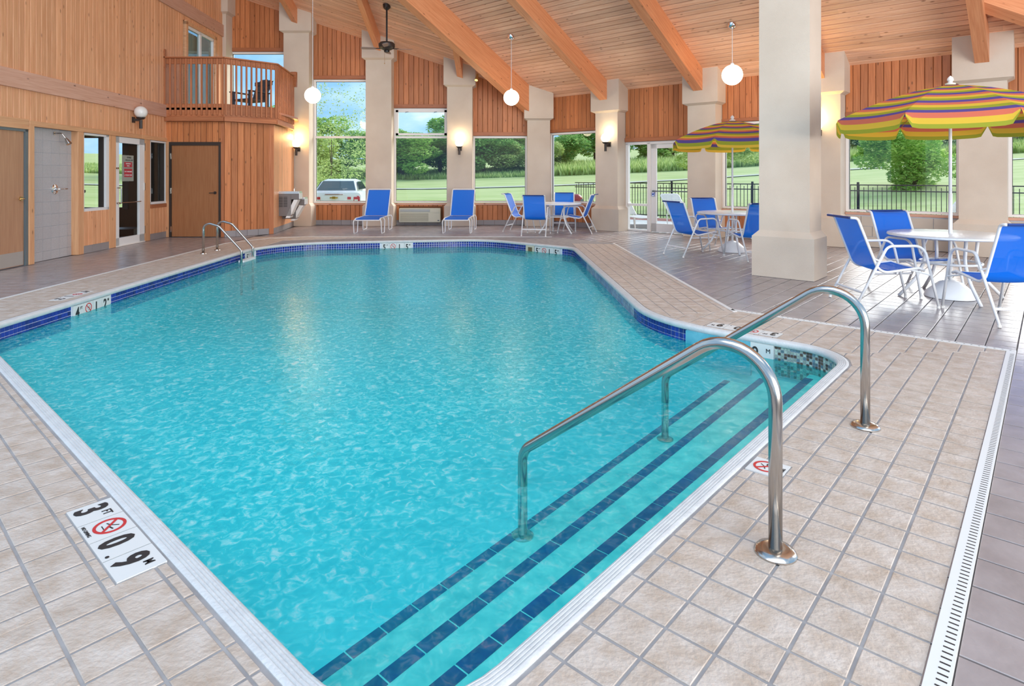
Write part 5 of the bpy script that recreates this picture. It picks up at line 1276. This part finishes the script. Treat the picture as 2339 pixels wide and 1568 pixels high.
crowns = [mkmesh(crown(1, 15000, blobs(1, 26, 3.0, (1.0, 7.5), 1.5), .19), M['leaf1']), mkmesh(crown(2, 15000, blobs(2, 26, 3.2, (1.2, 6.5), 1.6), .19), M['leaf2']), mkmesh(crown(3, 14000, blobs(3, 24, 3.0, (.8, 5.5), 1.4), .17), M['leaf3'])]
crowns.append(mkmesh(crown(5, 6500, blobs(5, 34, 1.8, (1.0, 6.0), .8), .06), M['leaf3']))
bm = BM(); tube(bm, [(0, 0, -.3), (.1, 0, 2.2), (-.1, .1, 4.2)], [.25, .18, .08], 8); tube(bm, [(.1, 0, 2.0), (1.3, .2, 4.2)], [.12, .05], 6); tube(bm, [(.05, 0, 1.8), (-1.2, .4, 4.0)], [.11, .05], 6)
trunk = bpy.data.meshes.new('trunk'); bm.to_mesh(trunk); bm.free(); trunk.materials.append(M['bark'])
def tree(x, y, k, s, label, sz=1, name='leafy_tree', z=None):
    t = thing(name, label, 'tree', group='trees beyond the lawn'); c = link('crown', crowns[k], t); link('trunk', trunk, t)
    t.matrix_basis = Matrix.Translation((x, y, gz(x, y) if z is None else z)) @ Matrix.Rotation(random.uniform(0, 6), 4, 'Z') @ Matrix.Diagonal((s, s, s*sz, 1))
TR = [(-17.8, 46, 2, 1.0, .62, 'pale green tree in the left window behind the white car'), (-14.3, 38, 2, .75, .75, 'pale feathery tree in the left window, nearest the glass'), (-19.5, 55, 0, 1.1, .62, 'bushy green tree at the right of the left window'),
 (-24, 50, 1, 1.0, .62, 'tree low behind the balcony'), (-9.4, 52, 0, .85, .55, 'bushy green tree left in the middle window'), (-6.6, 56, 1, .95, .60, 'darker rounded tree right in the middle window'), (-12.4, 55, 0, .9, .55, 'green tree behind the second column'),
 (-2.6, 56, 1, .9, .68, 'dark green tree left in the third window'), (-.2, 60, 0, .95, .72, 'tall tree centred in the third window'), (1.5, 55, 2, .8, .58, 'light green shrub tree right in the third window'), (3.6, 60, 1, .8, .6, 'dark tree behind the corner column'),
 (-5.0, 64, 0, 1.1, .62, 'back-row tree between the middle and third windows'), (9.6, 70, 1, .85, .85, 'round bluish green tree in the window beside the glazed exit door'), (5.2, 72, 0, .7, .5, 'low distant tree at the left of the window beside the exit door'),
 (14.2, 64, 0, .8, .6, 'small tree in the side light of the exit door'), (17.5, 66, 1, .8, .6, 'dark tree behind the glazed exit door'), (24, 62, 0, .9, .55, 'green tree behind the middle umbrella pole'), (28.5, 62, 1, .9, .6, 'tree behind the free-standing pillar')]
for x, y, k, s_, sz_, lb in TR: tree(x, y, k, s_, lb, sz_)
tree(-8.9, 30, 3, 1.0, 'sparse airy young tree nearest the left window', 1.0, name='young_tree')
for c_ in bpy.data.objects['young_tree'].children:
    if c_.name.startswith('trunk'): c_.matrix_basis = Matrix.Diagonal((.14, .14, .9, 1))
tree(9.0, 27, 2, .52, 'overhanging leafy tree outside the exit door', .8, z=1.55)
tree(20.8, 31.5, 0, .60, 'broad low-branched tree on the lawn in the right window', .85, z=-.1)
for i, (x, y, k, s_, lb) in enumerate(((34, 62, 1, .9, 'dark tree at the lawn edge, left in the right window'), (38, 61, 0, .95, 'green tree at the lawn edge above the right window lawn'), (42, 60, 1, .9, 'dark tree behind the broad low-branched tree'), (47, 62, 0, .9, 'tree at the lawn edge near the right frame edge'), (54, 62, 1, 1, 'evergreen at the far right beyond the last window'))): tree(x, y, k, s_, lb, .6)
def bush(x, y, s, label):
    t = thing('shrub', label, 'shrub', group='low shrubs'); link('foliage', crowns[2], t); t.matrix_basis = Matrix.Translation((x, y, -.2)) @ Matrix.Diagonal((s, s, s*.6, 1))
bush(-6.4, 20.0, .11, 'small green shrub in front of the car tail lamp'); bush(10.3, 15.4, .14, 'low flowering shrub behind the fence post in the right window'); bush(11.4, 14.8, .12, 'low shrub beside the outdoor white lounger')
# far building seen at the right edge
t = thing('far_building', 'low white-trimmed brick building beyond the last window at right', 'building', (62, 72, 3)); bm = BM(); box(bm, (58, 72, 0), (80, 80, 8.2)); obj('wall', bm, mat('far_brick', (.35, .2, .16), .8), t); bm = BM(); box(bm, (57.5, 71.5, 8.2), (80.5, 80.5, 9.2)); obj('roof', bm, M['white'], t)
# car
t = thing('car', 'white sedan parked outside the left window, rear end towards the building', 'car')
def loft(secs, name, m, parent, smooth=True):
    bm = BM(); R_ = [[bm.verts.new(p) for p in s] for s in secs]; k = len(R_[0])
    for i in range(len(R_)-1):
        for j in range(k): bm.faces.new((R_[i][j], R_[i][(j+1) % k], R_[i+1][(j+1) % k], R_[i+1][j]))
    bm.faces.new(R_[0][::-1]); bm.faces.new(R_[-1]); return obj(name, bm, m, parent, smooth=smooth)
def csec(y, hw, z0, z1, r=.12):
    return [(-hw, y, z0), (-hw, y, z1-r), (-hw+r*.35, y, z1-r*.3), (-hw+r*1.2, y, z1), (hw-r*1.2, y, z1), (hw-r*.35, y, z1-r*.3), (hw, y, z1-r), (hw, y, z0)]
loft([csec(0, .80, .30, .86), csec(.08, .89, .22, .98), (csec(.55, .92, .2, 1.02)), csec(2.2, .93, .2, .98), csec(3.9, .90, .2, .92), csec(4.7, .82, .25, .72)], 'body', M['carw'], t)
loft([csec(.50, .72, .98, 1.03, .03), csec(1.05, .62, .98, 1.38, .10), csec(1.8, .62, .98, 1.44, .10), csec(2.6, .62, .98, 1.40, .10), csec(3.4, .70, .9, 1.0, .03)], 'cabin', M['carw'], t)
bm = BM(); bm.faces.new([bm.verts.new(p) for p in ((-.66, .525, 1.045), (.66, .525, 1.045), (.53, 1.0, 1.355), (-.53, 1.0, 1.355))]); r = bmesh.ops.extrude_face_region(bm, geom=bm.faces[:]); bmesh.ops.translate(bm, verts=[v for v in r['geom'] if isinstance(v, bmesh.types.BMVert)], vec=(0, -.012, .012)); obj('rear_window', bm, M['carglass'], t)
for s in (-1, 1):
    bm = BM(); bm.faces.new([bm.verts.new(p) for p in ((s*.735, .75, 1.06), (s*.745, 2.9, 1.06), (s*.635, 2.4, 1.34), (s*.635, 1.15, 1.34))]); r = bmesh.ops.extrude_face_region(bm, geom=bm.faces[:]); bmesh.ops.translate(bm, verts=[v for v in r['geom'] if isinstance(v, bmesh.types.BMVert)], vec=(s*.012, 0, .004)); obj('side_window', bm, M['carglass'], t)
    for x0, x1 in ((.42, .60), (.63, .86)): bm = BM(); box(bm, (min(s*x0, s*x1), -.015, .66), (max(s*x0, s*x1), .10, .86)); bmesh.ops.bevel(bm, geom=bm.edges[:], offset=.03, segments=2, affect='EDGES'); tl = obj('tail_lamp', bm, M['tail'], t); bm = BM(); c_ = s*(x0+x1)/2; box(bm, (c_-.06, -.02, .69), (c_+.06, .0, .74)); obj('reverse_lens', bm, M['white'], tl)
    for y in (.95, 3.7): bm = BM(); lathe(bm, [(.20, -.1), (.32, -.1), (.33, 0), (.32, .1), (.20, .1)], (s*.82, y, .33), 24, 'X'); obj('wheel', bm, M['black'], t)
bm = BM()
for a, b, z0, z1 in ((-.13, .13, .785, .825), (-.05, .05, .765, .845)): box(bm, (a, -.03, z0), (b, .0, z1))
obj('bow_tie_badge', bm, M['gold'], t); bm = BM(); box(bm, (-.30, -.008, .91), (.30, .03, .925)); obj('brake_light', bm, mat('brake_light', (.2, .03, .03), .4), t); bm = BM(); box(bm, (-.82, -.05, .34), (.82, .1, .52)); bmesh.ops.bevel(bm, geom=bm.edges[:], offset=.03, segments=2, affect='EDGES'); obj('bumper', bm, M['carw'], t)
t.matrix_basis = Matrix.Translation((-6.5, 22.2, -.24)) @ Matrix.Rotation(math.radians(7), 4, 'Z') @ Matrix.Scale(1.07, 4)
